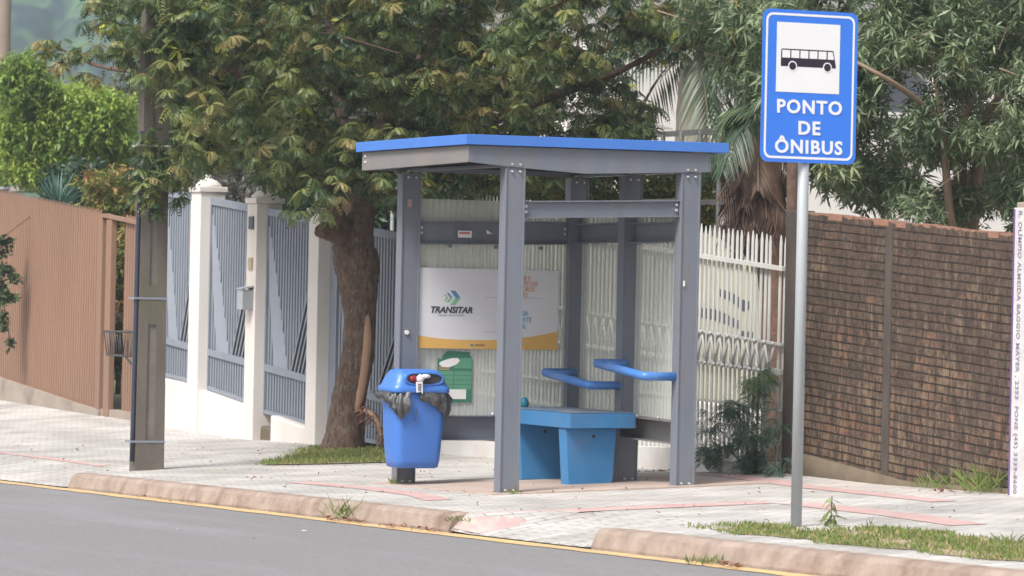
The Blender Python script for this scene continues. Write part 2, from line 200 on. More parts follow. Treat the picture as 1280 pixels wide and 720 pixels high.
C2=[(4.68,4.28,2.93),(4.67,4.07,3.64),(5.47,2.16,3.54),(4.23,5.29,4.1),(5.47,4.2,4.84),(5.28,3.79,4.85),(4.83,3.42,3.38),(4.03,2.78,3.74),(5.22,6.13,3.58),(4.49,4.34,4.55),(7.03,4.94,3.1),(4.87,2.02,3.46),(4.85,3.62,4.42),(4.83,2.67,2.39),(5.58,1.79,4.03),(7.7,5.18,3.11),(5.03,3.22,2.44),(5.49,4.82,2.49),(6.54,3.6,2.72),(4.82,3.87,2.64),(4.9,5.36,3.46),(6.3,5.4,4.33),(5.66,6.25,2.97),(4.06,2.38,3.15),(5.5,3.84,5.11),(4.11,4.35,4.57),(5.86,3.76,4.16),(5.84,4.12,3.22),(4.48,4.22,2.97),(5.29,3.5,3.73),(5.82,2.52,4.16),(5.92,3.39,4.17),(7.14,5.09,2.94),(5.53,5.89,3.89),(5.26,4.46,5.12),(6.33,3.79,2.74),(5.01,5.21,4.34),(6.66,3.6,2.37),(5.13,5.85,4.97),(5.68,3.95,2.43),(6.57,5.67,4.96),(4.61,3.62,2.85),(7.11,5.51,3.93),(5.58,3.5,3.78),(5.36,2.71,3.38),(6.4,5.58,2.53),(4.57,2.14,3.6),(6.82,3.47,2.92),(3.79,2.93,3.19),(4.1,4.27,2.95),(5.88,4.06,3.05),(4.34,4.36,3.64),(5.32,1.96,2.86),(4.79,3.46,2.95),(5.45,2.72,2.34),(5.27,5.82,5.3),(6.84,4.67,2.51),(4.84,3.02,2.61),(5.52,2.96,2.79),(4.2,3.24,4.34),(6.86,4.6,2.39),(4.37,2.31,3.77),(4.87,4.29,4.83),(5.61,2,2.84),(4.42,3.26,4.4),(5.52,4.09,4.11),(5.26,4.77,2.65),(7.26,5.19,5.07),(4.89,3.57,2.99),(7.58,4.85,4.68),(6.16,3.62,4.68),(7.28,4.52,3.14),(5.08,6.22,4.43),(6.24,5.66,5.1),(5.81,5.55,4.51),(7.15,5.14,5.02),(6.12,3.18,3.5),(5.01,4.39,3.85),(3.93,4.03,3.93),(6.78,5.2,4.45),(5.55,2.2,3.53),(5.09,5.74,5.14),(6.01,4.09,4.26),(3.9,2.74,4.22),(6.36,3.33,4.83),(5.84,6.11,3.98),(4.88,2.05,3.89),(5.29,3.86,3.51),(7.25,5.49,2.62),(6.44,5.43,5.33),(5.37,5.29,2.75),(4.24,2.42,3.45),(5.97,3.64,3.83),(4.86,5.56,3.02),(5.47,1.75,3.12),(7.18,5.38,2.92),(6.32,5.51,3.04),(5.85,2.4,3.92),(5.24,2.02,4.22),(4.98,5.89,3.52),(5.33,3.71,3.75),(7.69,5.29,2.9),(4.72,5.22,4.52),(4.86,4.25,4.81),(6.17,5.06,4.1),(5.03,4.16,3.91),(6.92,3.86,4.03),(5.06,3.97,3.11),(4.6,3.19,4.45),(4.63,5.29,4.32),(5.88,3.37,3.12),(4.86,4.79,3.87),(5.39,1.77,3.25),(3.9,4.04,4.98),(5.06,3.5,4.22),(5,1.95,3.61),(4.25,4.62,3.82),(5.08,2.02,4.33),(5.4,4.22,2.64),(6.57,4.45,4.05),(4.54,5.32,4.87),(4.28,3.75,3.94),(4.44,3.28,4.12),(4.75,2.64,4.61),(6.38,4.13,4.31),(5.73,5.06,3.77),(5.87,2.28,3.37),(6.21,2.62,4.93),(7.48,4.82,2.24),(7.26,4.16,3.59),(4.98,4.36,3.24),(5.66,4.41,4.3),(4.09,4.75,4.47),(5.67,3.94,3.91),(5.52,2.16,2.39),(6.5,4.76,4.68),(5.88,5.47,2.79),(4.31,5.55,4.1),(4.57,3.2,3.78),(5.2,2.14,4.57),(6.72,3.82,2.91),(4.9,2.11,4.11),(4.83,5.24,4.18),(5.07,4.35,4.47),(5.4,5.76,2.96),(5.61,6.11,3.79),(6.05,3.36,2.47),(6.27,3.53,4.09),(4.27,2.49,3.25),(5.69,3.83,2.98),(4.82,3.89,4.97),(4.18,4.11,3.36),(3.64,2.81,3.79),(6.47,3.85,3.72),(6.75,5.59,3.78),(6.86,5.17,5.28),(6.52,3.11,4.79),(5.66,2.97,4.45),(4.96,2.96,4.76),(5.8,3.74,5.13),(6.36,2.97,4.22),(5.66,1.98,3.15),(7.06,5.08,2.56),(6.56,4.78,4.22),(6.41,4.92,2.98),(6.87,4.41,2.86),(4.34,2.86,3.38),(6.46,4.26,3.55),(6.49,5.4,5.24),(5.58,2.2,4.89),(4.79,2.95,4.14),(5.28,5.81,5.21),(4.78,2.39,3.95),(5.22,3.54,4.2),(3.8,3.1,3.84),(4.8,4.37,3.88),(4.52,2.17,3.56),(4.82,4.77,3.54),(5.11,3.35,2.74),(5.73,3.52,2.25),(5.03,4.95,3.93),(4.54,4.93,3.94),(5.05,2.17,4.65),(5.9,4.2,4.13),(5.49,1.75,2.88),(4.33,4.62,3.85),(5.41,2.44,4.38),(4.42,3.58,3.17),(4.07,5.05,3.89),(5.89,2.75,2.84),(5.24,1.86,4.76),(5.2,1.87,4.38),(5.87,2.7,4.55),(4.07,3,4.17),(5.13,4.46,2.58),(4.45,3.24,4.82),(5.41,2.26,4.93),(6.28,3.07,4.73),(4.99,6.62,4.35),(6.98,4.14,4.15),(4.94,3.18,3.85),(7.43,4.54,3.3),(4.5,4.92,3.62),(7.41,5.15,3.6),(4.63,2.22,2.23),(3.95,3.43,2.97),(6.07,2.92,4.64),(4.52,2.42,4.27),(5.57,3.67,4.86),(6.04,4.85,4.1),(5.76,5.29,2.89),(4.75,4.69,2.96),(6.61,3.48,4.55),(6.11,2.77,4.28),(6.35,3.01,3.6),(6.1,2.87,3.84),(4.37,4.88,3.48),(4.4,2.66,3.08),(4.81,2.57,4.39),(6.65,4.89,4.78),(5.41,2.05,3.83),(6.2,5.47,2.45),(6.73,4.23,2.98),(6.33,5.14,3.85),(3.97,2.43,2.59),(5.19,5.75,3.54),(5.99,3.91,2.39),(6.5,4.54,3.74),(5.05,5.66,4.63),(5.01,6.04,3.79),(7.04,4.3,4.17),(4.8,3.21,2.54),(5.18,5.78,4.24),(5.87,1.97,3.95),(5.19,2.51,3.24),(6.17,4.22,2.27),(5.41,5.72,4.16),(5.37,2.81,2.79),(7.21,4.95,3.1),(4.16,4.04,4.07),(4.4,5.05,3.68),(6.21,4.54,2.82),(4.16,4.61,5.09),(5.57,3.96,4.09),(4.53,2.31,4.55),(5.29,6.4,3.84),(5.13,2.1,2.79),(5.02,5.62,4.14),(4.27,2.82,3.55),(4.3,2.28,3.99),(4.79,6.49,3.87),(3.8,2.54,3.11),(3.83,2.75,3.31),(5.35,3.17,4.32),(6.81,4.87,3.43),(4.49,2.34,4.01),(4.49,3.9,4.62),(7.52,5.22,2.44),(4.74,6.29,4.23),(5.31,4.29,4.33),(5.37,2.68,2.36),(4.8,2.77,2.46),(5.77,5.41,3.93),(5.49,2.03,4.39),(4.9,3.45,4.96),(5.29,6.15,3.48),(5.7,2.82,3.9),(6.19,3.33,3.6),(6.22,5.72,2.5),(4.63,2.14,2.97),(5.14,2.04,2.86),(4.13,3.85,4.32),(5.85,2.17,3.75),(4.25,4.81,5.04),(5.39,1.93,3.33),(6.24,4.48,4.1),(5.29,2.81,2.86),(3.97,2.95,3.78),(5.53,4.69,5.02),(4.13,4.5,4.25),(6.27,4.87,4.23),(4.43,3.98,3.98),(3.83,4.71,4.23),(5.85,3.02,3.69),(5.02,2.52,2.81),(7.35,4.86,2.84),(5.94,6.04,3.57),(6.64,3.88,3.97),(7.86,5.16,2.82),(5.36,4.73,2.81),(5.17,5.83,3.15),(4.86,5.31,4.86),(7.15,4.41,2.27),(4.73,2.36,3.76),(5.23,3.15,4.25),(5.57,1.9,2.55),(4.72,3.31,2.51),(4.43,5.44,4.83),(4.24,4.16,3.06),(4.81,6.2,3.77),(4.79,2.53,3.66),(4.58,6.17,4.34),(7.21,5.21,4.24),(4.38,2.29,4.13),(4.24,3.29,4.07),(4.74,4.13,3.73),(4.89,4.75,3.01),(5.21,5.25,3.28),(5,5.71,4.98),(4.2,3.42,2.78),(5.62,2.96,3.96),(4.39,2.6,3.42),(5.62,3.32,3.74),(5.06,5.47,3.24),(4.64,3.07,2.49),(6.64,3.17,3.45),(4.64,3.68,4.6),(6.05,2.25,4.01),(5.74,2.82,3.02),(4.05,2.92,3.15),(7.41,5.29,2.7),(5.44,4.24,3.54),(6.9,4.17,2.48),(6.44,5.15,3.71),(6.43,5.53,3.83),(4.52,3.8,3.82),(5.66,1.84,2.51),(4.22,2.32,3.42),(5.57,4.3,4.57),(4.61,4.74,3.14)]
C3=[(6.49,30.14,3.52),(6.77,30.41,4.05),(6.93,30.6,3.29),(6.34,30.28,3.79),(6.31,28.69,3.66),(6.22,28.49,3.26),(6.33,30.45,3.14),(5.4,28.76,3.35),(6.4,30.1,3.48),(6.95,28.85,3.49),(6.22,30.83,3.3),(6.9,28.99,3.93),(6.27,29.72,3.93),(7.32,29.52,3.75),(6.31,28.9,3.19),(6.64,30.72,4.21),(7.06,30.15,3.9),(6.07,29.42,4.02),(6.19,28.59,3.49),(6.42,28.21,3.75),(7.23,30.34,3.95),(6.36,28.54,3.2),(6.43,29.44,3.68),(6.66,28.78,3.66),(6.48,30.88,4.29),(7.04,28.61,3.7),(6.66,28.96,3.2),(7.03,29.26,3.32),(6.32,29.9,3.64),(6.25,29.08,3.53),(5.63,29.24,3.81),(6.42,29.57,3.67),(6.04,30,3.45),(6.28,30.55,4.23),(6.62,28.62,4.14),(6.82,28.73,3.89),(6.92,28.79,3.65),(6.16,29.43,3.34),(6.75,28.1,4.06),(6.75,29.94,3.27),(5.73,29.21,3.88),(6.89,29.51,3.34),(6.76,28.74,4.01),(6.76,30.33,3.92),(6.71,30.33,3.65),(7.07,30.32,3.17),(6.49,30.55,3.8),(5.9,28.63,3.41),(6.63,28.21,3.84),(6.64,30.25,3.85),(6.7,29.93,4.26),(6.95,29.88,3.98),(6.97,29.11,3.39),(6.31,29.62,3.08),(7.32,30.45,3.75),(6.17,30.63,3.42),(6.11,30.87,3.94),(6.94,30.24,3.95),(5.56,28.66,3.13),(6.82,30.09,3.7),(5.71,29.58,3.5),(6.12,28.94,3.6),(5.65,28.8,3.13),(6.07,28.54,3.33),(6.79,29.1,4.19),(6.31,30.78,4.27),(5.9,29.74,3.54),(6.09,29.5,4.05),(7.21,29.15,3.74),(6.01,29.17,3.51),(7.02,29.81,3.67),(6.43,28.86,4.13),(6.74,30.63,4.2),(5.77,29.07,4.18),(6.66,28.18,3.87),(6.71,29.19,3.56),(6.9,28.82,3.98),(6.18,29.98,3.22),(6.41,28.92,3.16),(5.45,28.89,3.62),(6.63,30.62,3.2),(6.21,29.75,3.21),(6.42,29.1,3.92),(5.89,28.46,3.94),(6.74,29.19,3.83),(6.24,29.94,3.52),(6.45,30.45,4.24),(6.79,29.82,3.8),(6.38,28.44,3.93),(6.62,29.07,3.42),(6.65,30.36,3.61),(6.6,30.73,3.47),(6.06,30.67,3.3),(6.64,29.66,3.4),(6.44,28.72,3.93),(6.43,28.23,3.81),(7.02,29.9,3.38),(6.55,30.68,4.02),(5.46,28.68,3.66),(6.75,29.83,3.59),(6.42,30.65,3.48),(7.28,29.25,3.93),(6.45,28.75,3.21),(5.91,28.64,4.21),(6.61,29.51,4.09),(6.52,29.02,4.1),(6.32,28.23,3.96),(6.95,29.18,4.04),(6.28,28.27,4.15),(6.97,29.76,3.68),(6.3,30.51,4.28),(6.14,29.03,3.17),(6.83,30.18,4.18),(6.07,29.59,4.19),(7.31,30.35,3.29),(6.11,30.19,3.88),(6.87,29.52,3.64),(7.01,30.59,4.32),(6.87,29.66,3.27),(5.78,29.58,3.66),(5.75,28.99,3.54),(5.44,28.96,3.8),(6.06,28.46,3.65),(6.64,29.18,3.85),(6.31,29.01,3.78),(6.85,29.56,3.73),(5.9,29.43,3.94),(6.13,28.43,3.63),(6.77,28.13,3.68),(5.49,29.23,3.19),(7.1,30.52,3.94),(6.31,30.96,3.21),(7.18,30.27,4.11),(5.66,29.76,3.2),(5.7,28.66,3.66),(7.08,30.08,3.52),(6.99,30.65,3.78),(5.54,28.83,3.5),(6.45,28.57,3.47),(7.31,30.47,3.71),(7.16,29.79,4.04),(6.26,29.79,4.2),(7.06,30.17,3.21),(5.9,28.79,3.54),(7.14,30.16,3.71),(6.08,30.53,4.03),(6.16,29.56,4.04),(6.72,30,3.75),(6.64,28.09,4.01),(6.25,30.25,3.52),(5.31,28.68,4.45),(5.41,28.63,4.38),(5.52,28.58,4.5),(5.6,28.54,4.36),(5.5,28.59,4.27),(5.37,28.65,4.22),(5.68,28.5,4.32),(5.47,28.6,4.61)]
C4=[(10.88,36.93,4.3),(10.25,36.71,4.22),(9.01,35.59,3.72),(9.46,35.34,3.77),(9.72,36.85,4.52),(9.25,35.22,4.26),(9.57,34.98,4.23),(10.63,36.08,4.45),(9.84,36.67,3.87),(10.06,37.26,4),(9.24,34.85,4.34),(10.83,36.55,3.87),(9.7,34.55,4.4),(10.66,36.19,4.29),(9.45,35.52,3.57),(9.9,35.8,3.92),(9.95,35.3,3.96),(9.64,35.04,4.37),(10.14,34.88,4.35),(9.58,35.65,4.1),(9.66,35.54,4.12),(10.39,36.3,4.52),(10.18,35.4,4.67),(10.55,36.06,3.89),(9.59,36.3,3.7),(9.97,36.48,4.49),(9.21,35.92,3.55),(10.41,36.46,4.54),(9.74,35.85,4.02),(10.06,36.97,4.5),(10.3,35.11,4.6),(9.35,35.85,3.61),(8.98,35.07,3.86),(10.76,36.87,4.47),(10.5,36.48,4.31),(10.36,35.11,4.11),(10.16,36.69,3.73),(9.55,37.06,4.33),(10.55,35.8,4.53),(10.3,36.57,4.61),(10.41,36.2,4.59),(9.8,37.32,4.72),(10.65,36.24,4.65),(9.55,35.59,3.95),(9.17,35.18,3.96),(10.35,35.39,3.97),(9.55,34.94,4.65),(9.76,35.68,4.2),(10.11,36.38,4.16),(9.92,35.16,3.74),(10.16,36.01,3.9),(10.12,34.52,4.64),(9.4,35.48,4.35),(10.06,35.25,3.88),(10.47,35.99,3.75),(9.94,36.17,4.53),(9.6,34.61,4.23),(9.91,34.8,3.71),(10.3,36.48,4.43),(9.88,36.18,4.32)]
C5=[(5.52,25.21,2.58),(5.33,26.33,2.78),(4.81,24.68,2.69),(5.57,25.3,2.71),(5.29,25.61,2.85),(4.99,25.33,2.83),(5.38,25.89,2.9),(5.18,25.37,2.47),(5.48,26.11,2.56),(5.24,25.91,2.71),(5.12,25.56,2.97),(5.06,24.74,2.7),(5.63,25.62,2.73),(5.79,26.04,2.84),(5.05,25.19,2.97),(5.28,24.99,2.8),(5.47,25.7,2.59),(5.31,25.92,2.86),(5.17,25.36,2.85),(5.25,24.64,2.9),(5.45,26.09,3.01),(5.09,25.62,2.92),(5.11,24.41,2.94),(5.78,26.16,2.6),(5.47,26.02,2.94),(5.45,24.96,2.5),(5.11,24.51,2.91),(5.17,25.84,2.51),(5.25,24.49,2.73),(5.53,25.93,2.49),(5.18,25.45,2.68),(5.31,25.55,2.71),(5.28,25.75,2.62),(5.19,24.37,2.49),(5.07,24.91,2.83),(5.17,25.05,2.77),(5.49,26.04,2.57),(5.3,26.2,2.49),(4.89,24.56,2.73),(5.35,26.32,2.52),(5.39,25.84,2.94),(5.56,25.89,2.72),(5.39,25.62,2.63),(5.28,24.86,2.77),(5.2,25.67,2.63),(5.3,25.38,2.47),(5.38,25.66,2.52),(5.21,24.39,2.76),(5.21,25.45,2.58),(5.27,24.94,2.56),(5.65,25.51,2.79),(5.51,25.53,2.51),(5.29,26.1,2.61),(4.85,24.75,2.62),(4.93,25.12,2.79),(5.55,25.79,2.86),(5.71,25.8,2.84),(5.47,26.1,2.81),(5.28,25.86,2.55),(5.75,25.78,2.63)]
C6=[(4.21,20.94,2.83),(4.79,21.18,2.76),(4.6,20.73,2.72),(4.09,20.53,2.79),(4.28,21.75,2.49),(4.7,21.49,2.31),(4.51,21.26,2.51),(4.67,21.14,2.51),(4.35,20.45,2.4),(4.55,21.5,2.56),(4.5,21.72,2.45),(4.62,21.1,2.41),(4.68,21.78,2.45),(4.08,21.11,2.17),(4.61,20.88,2.73),(4.5,21.73,2.75),(4.4,21.74,2.8),(4.58,20.65,2.68),(4.29,21.48,2.34),(4.19,21.16,2.75),(4.74,21.09,2.52),(4.37,22,2.66),(4.59,21.83,2.64),(4.24,21.53,2.64),(4.16,21.32,2.39),(4.3,20.63,2.42),(4.64,21.83,2.21),(4.26,21.06,2.21),(4.25,20.67,2.3),(4.38,20.74,2.86),(4.13,20.88,2.34),(4.12,20.71,2.21),(4.17,20.4,2.51),(4.27,21.68,2.64),(4.06,20.72,2.38),(4.56,21.35,2.46),(4.51,20.68,2.74),(4.35,21.59,2.64),(4.64,21.26,2.19),(3.9,20.8,2.77),(4.66,21.7,2.51),(4.44,20.8,2.39),(4.5,21.5,2.72),(4.47,20.77,2.54),(4.28,20.4,2.23),(4.77,21.75,2.72),(4.37,21.08,2.72),(4.69,21.31,2.65),(4.34,21.75,2.72),(4.76,21.03,2.21),(4.63,21.82,2.23),(4.84,21.64,2.81),(4.65,21.34,2.36),(4.01,20.82,2.52),(4.49,20.3,2.67),(3.43,18.53,0.65),(3.42,18.54,0.72),(3.43,18.53,1.29),(3.38,18.56,0.8),(3.49,18.51,1.97),(3.37,18.56,1.02),(3.51,18.5,0.67),(3.43,18.54,1.54),(3.46,18.52,1.93),(3.36,18.57,1.38),(3.45,18.52,1.68),(3.4,18.55,1.62),(3.39,18.55,0.97),(3.5,18.5,0.94),(3.45,18.53,0.74),(3.49,18.5,1.84)]
C7=[(5.82,18.07,3),(4.92,18.07,2.4),(4.26,17.19,3.08),(5.26,18.16,2.49),(5.52,17.65,3.04),(4.3,17.38,2.61),(4.36,17.38,3.05),(5.6,18.48,2.89),(4.82,16.98,3.25),(4.88,17.12,3.38),(5.21,18.8,2.94),(5.41,16.94,3.24),(4.92,18.82,2.86),(5.11,17.61,2.76),(5.46,17.2,2.62),(5.54,17.63,3.31),(5.78,17.82,3.43),(4.95,18.33,3.23),(4.91,16.76,2.8),(5.28,17.07,2.88),(5.85,18.14,3.1),(5.52,18.27,3.17),(5.48,16.91,3.22),(5.08,17.08,2.43),(5.18,17.67,2.96),(5.35,18.07,3.09),(5.88,17.96,2.74),(5.03,17.63,3.25),(5.22,17.22,2.77),(5.52,17.08,2.83),(5.43,18.43,2.98),(4.52,17.69,2.38),(5.1,18.67,2.51),(5.27,17.64,2.72),(5.04,17.46,2.51),(4.89,17.46,3.24),(4.96,17.61,3.15),(5.39,17.38,2.61),(4.89,17.26,3.1),(5.44,17.84,2.84),(4.54,17.79,3.13),(5.39,17.3,2.74),(5.82,18.16,2.53),(5.46,18.1,2.42),(5.79,18.3,3),(6.03,18.41,2.82),(4.61,17.98,2.41),(4.69,16.94,2.7),(4.96,18.39,3.25),(5.51,18.59,3.32),(5.01,16.76,2.75),(5.52,17.96,2.45),(5.46,18.42,3.17),(5.43,18.37,3.09),(5.53,17.27,3.05),(5.33,17.78,2.51),(5.22,16.7,2.72),(4.86,17.88,2.96),(5.01,17.39,2.93),(5.59,17.28,2.62)]
C8=[(5.16,15.5,2.42),(7.06,13.96,2.87),(6.24,16.44,2.8),(6.06,14.21,2.46),(5.68,16.03,2.54),(7.2,15.97,2.64),(5.87,16.11,2.84),(6.82,13.97,2.61),(5.78,14.24,2.79),(7.53,16.08,2.72),(5.65,14.71,2.63),(5.34,14.5,2.3),(5.74,15.34,2.64),(5.01,14.63,2.14),(6.06,15.62,2.77),(5.9,15.02,2.75),(5.61,14.74,2.08),(6.31,14.94,2.83),(5.52,16.97,1.86),(5.87,15.21,2.55),(5.38,15.61,2.13),(7.07,16.1,2.6),(6.58,15.02,2.67),(6.48,15.65,2.64),(6,16.16,2.72),(5.23,14.53,2.13),(6.94,14.28,2.88),(5.58,16.63,2.63),(6.55,14.49,2.54),(4.96,16,2.87),(6.75,14.11,2.85),(5.7,15.9,2.87),(6.66,14.13,2.46),(7.15,14.02,2.49),(7.75,15.76,2.44),(6.48,16.29,2.52),(7.22,15.33,2.68),(5.74,14.81,2.44),(5.82,15.7,2.47),(6.04,16.45,1.88),(7.23,14.71,2.79),(5.64,15.88,2.56),(5.01,15.53,2.36),(6.68,14.2,2.73),(7.05,14.95,2.81),(7.08,14.34,2.61),(7.01,13.59,2.62),(7.24,15.83,2.84),(6.57,16.29,2.8),(7.84,15.35,2.91),(5.62,16.66,2.72),(6.3,15.93,2.51),(5.15,14.82,2.54),(6.49,14.07,2.57),(5.82,14.78,2.53),(7.78,15.37,2.67),(6.87,16.03,2.62),(7.18,14.79,2.85),(6.48,16.2,2.42),(6.79,15.77,2.51),(6.94,15.25,2.74),(4.73,14.63,2.31),(4.86,15.6,2.29),(6.27,15.86,2.75),(7.47,15.64,2.92),(4.87,15.77,2.49),(7,15.67,2.81),(4.6,15.05,2.42),(6.17,14.46,2.47),(5.47,16.42,2.29),(6.52,14.54,2.67),(6.82,14.59,2.71),(7.16,15.7,2.67),(5.38,14.93,2.77),(6.63,16,2.59),(5.51,15.59,1.87),(6.36,16.42,2.41),(5.35,16.3,2.88),(6.43,15.13,2.39),(5.99,14.82,2.68),(5.04,16.18,2.19),(5.23,15.19,2.74),(5.61,16.43,2.12),(5.53,14.49,2.4),(7.2,14.96,2.86),(6.76,14.61,2.65),(6.63,14.92,2.55),(5.94,14.11,2.39),(5.81,15.07,2.63),(7.31,14.26,2.58),(6.8,14.23,2.82),(7.43,15.44,2.63),(6.62,15.69,2.46),(6.26,15.89,2.71),(6.58,14.66,2.74),(6.82,15.02,2.66),(4.83,15.09,2.12),(5.06,15.86,2.26),(6.18,16.66,2.84),(6.75,14.71,2.66),(6.86,15.15,2.58),(7.13,14.99,2.91),(5.54,16.35,2.2),(7.01,15.26,2.48),(6.71,14.91,2.42),(6.6,14.41,2.4),(5.02,15.96,2.52),(6.68,14.22,2.84),(5.57,15.27,2.4),(5.71,15.3,2.3),(4.88,15.52,2.54),(6,14.91,2.77),(6.65,13.96,2.76),(6.91,15.97,2.44),(6.87,16.3,2.71),(6.81,15.08,2.44),(6.34,15.65,2.62),(6.17,16.36,2.53),(5.25,15.28,1.86),(6.62,15.32,2.58),(5.15,15.19,2.46),(6.51,15.46,2.54),(5.27,15.52,2.41),(5.33,16.57,1.99),(6.82,16.19,2.92),(5.45,15.66,2.68),(5.87,16.37,1.91),(6.02,16.67,2.73),(6.1,15.95,2.88),(5.75,15.96,1.89)]
C9=[(5.35,7.86,2.44),(4.09,7.46,2.67),(4.75,7.2,2.4),(4.46,7.57,2.75),(5.3,6.77,2.32),(4.26,7.6,2.12),(5.65,7.97,2.16),(4.8,7.68,2.78),(4.52,7.8,2.41),(4.78,7.05,2.37),(4.1,7.48,2.69),(4.3,8.13,2.36),(4.72,7.24,2.58),(4.9,7.3,2.13),(4.08,7.47,2.58),(4.22,7.36,2.76),(5.66,7.92,2.33),(5.05,7.45,2.2),(4.71,7.7,2.3),(4.7,7.95,2.11),(4.41,8.21,2.12),(5.4,8.22,2.39),(4.7,6.94,2.58),(5,7.31,2.47),(5.09,7.13,2.6),(5.06,6.85,2.26),(4.67,8.5,2.68),(5.15,7.8,2.45),(5.14,8.02,2.18),(4.99,6.89,2.65),(4.72,7.84,2.36),(5.64,7.86,2.73),(4.92,8.45,2.47),(5.67,8,2.79),(5.21,7.64,2.13),(4.71,7.5,2.77),(5.48,7.81,2.14),(5.48,7.53,2.72),(5.2,7.7,2.57),(4.21,7.73,2.59),(4.42,8.29,2.46),(4.28,7.22,2.41),(4.81,8.33,2.27),(5.61,7.48,2.46),(5.81,8.02,2.63),(5.09,7.45,2.65),(4.3,7.39,2.77),(5.06,6.93,2.5),(5.51,7.7,2.81),(4.07,7.59,2.71),(4.69,7.17,2.38),(5.02,7.41,2.27),(4.8,8.01,2.71),(5.3,7.65,2.36),(5.59,7.59,2.4),(5.31,8.22,2.5),(4.6,7.13,2.65),(4.77,8.35,2.12),(4.51,7.16,2.44),(5.63,7.75,2.28),(5.36,7,2.61),(4.61,8.23,2.77),(4.44,8.34,2.67),(5.2,6.88,2.71),(5.18,7.64,2.46),(4.51,7.49,2.67),(5.16,7.59,2.26),(4.45,8.54,2.36),(4.83,7.14,2.62),(4.39,7.4,2.74)]
VINE=[(2.41,19.66,2),(2.47,19.64,1.95),(2.4,19.67,1.68),(2.47,19.64,1.61),(2.54,19.6,1.54),(2.43,19.66,1.39),(2.51,19.62,1.32),(2.42,19.66,1.11),(2.47,19.64,1),(2.51,19.62,0.78),(2.4,19.67,1.85),(2.39,19.68,1.49),(2.43,19.66,1.25)]
TRUNK=[(2.17,8.33,-0.13,0.25),(2.16,8.33,-0.06,0.22),(2.17,8.32,0.04,0.195),(2.19,8.32,0.26,0.17),(2.21,8.31,0.48,0.157),(2.24,8.29,0.66,0.153),(2.27,8.28,0.84,0.15),(2.28,8.27,1.2,0.145),(2.26,8.28,1.49,0.185),(2.25,8.29,1.67,0.215),(2.22,8.3,1.84,0.2),(2.24,8.29,2,0.14),(2.27,8.27,2.15,0.11)]
LIMB1=[(2.24,8.29,1.8,0.16),(2.28,8.27,2.06,0.12),(2.35,8.35,2.37,0.11),(2.57,8.57,2.9,0.09),(3.03,8.8,3.53,0.07),(3.49,9.14,4.26,0.05)]
LIMB2=[(2.2,8.31,1.82,0.15),(2.08,8.25,2,0.09),(1.98,8.18,2.19,0.07),(1.73,8.08,2.64,0.06),(1.24,7.97,3.2,0.05),(0.73,7.88,3.76,0.04)]
LIMB3=[(2.29,8.37,1.78,0.14),(2.35,8.68,2.07,0.09),(2.42,9.08,2.68,0.08),(2.49,9.49,3.62,0.06),(2.4,9.75,4.7,0.05)]
LIMB4=[(2.35,8.35,2.37,0.08),(2.62,7.45,2.73,0.06),(3.11,6.78,3.09,0.045),(3.8,6.24,3.42,0.03),(4.25,6.03,3.68,0.02)]
LIMB5=[(1.24,7.97,3.2,0.045),(0.54,7.97,3.54,0.035),(0.05,8.31,3.4,0.022),(-0.22,8.65,3.45,0.014),(-0.36,8.82,3.54,0.01),(-0.59,8.93,3.64,0.006)]
KNOB=[(2.19,8.31,1.91,0.12),(1.97,8.19,1.97,0.09),(1.84,8.14,1.99,0.075),(1.8,8.11,1.95,0.05)]
SCAR=[(2.3,8.15,1.26,0.02),(2.3,8.15,1.14,0.04),(2.3,8.14,0.95,0.045),(2.28,8.15,0.71,0.045),(2.25,8.15,0.49,0.04),(2.22,8.16,0.33,0.02)]
ROOTT=[(2.26,8.06,0.34,0.02),(2.27,7.95,0.32,0.022),(2.29,7.83,0.24,0.02),(2.33,7.81,0.09,0.014)]
B1=[(5.27,2.59,1.77,0.045),(5.16,2.53,2.23,0.036),(4.99,2.39,2.88,0.03),(4.75,2.17,3,0.026),(4.23,1.85,3.19,0.021),(3.92,1.89,3.34,0.015),(3.76,2.07,3.47,0.009)]
B2=[(5.56,3.01,1.77,0.07),(5.55,3.01,2.52,0.06),(5.58,3,2.99,0.05),(5.73,3.15,3.41,0.04),(5.87,3.3,3.9,0.03),(5.98,3.47,4.6,0.02)]
B3=[(5.59,2.89,1.77,0.06),(5.66,2.85,2.85,0.045),(5.68,2.62,3.18,0.03),(5.73,2.38,3.32,0.025),(5.88,2.19,3.44,0.02)]
B4=[(5.3,2.9,2.91,0.03),(5.31,3.12,3.59,0.025),(5.29,3.35,3.87,0.02),(5.19,3.4,4.28,0.015)]
PALM1=[(9.16,14.78,1.01,0.2),(9.13,14.8,2.57,0.2),(9.09,14.81,3.26,0.19),(9.09,14.81,3.86,0.17),(9.1,14.81,4.32,0.12)]
PALM2=[(3.9,3.12,0.87,0.13),(3.87,3.13,1.54,0.14),(3.81,3.16,2.13,0.16),(3.76,3.18,2.53,0.15),(3.72,3.2,2.83,0.12)]
STUB=[(3.15,1.48,0.28,0.06),(3.12,1.49,1.91,0.055),(3.11,1.49,2.54,0.05),(3.1,1.5,3.04,0.04)]
P1C=(9.08,14.81,4.23)
P2C=(3.71,3.2,2.93)
AGAVE=(3.75,21.69,2.39)
POLE2=(6.72,33.54,2.13)
POLE3=(8.56,30.48,1.92)
HOUSE=(12.9,45,3.76)
ROOFL=(12.45,45.2,3.7)

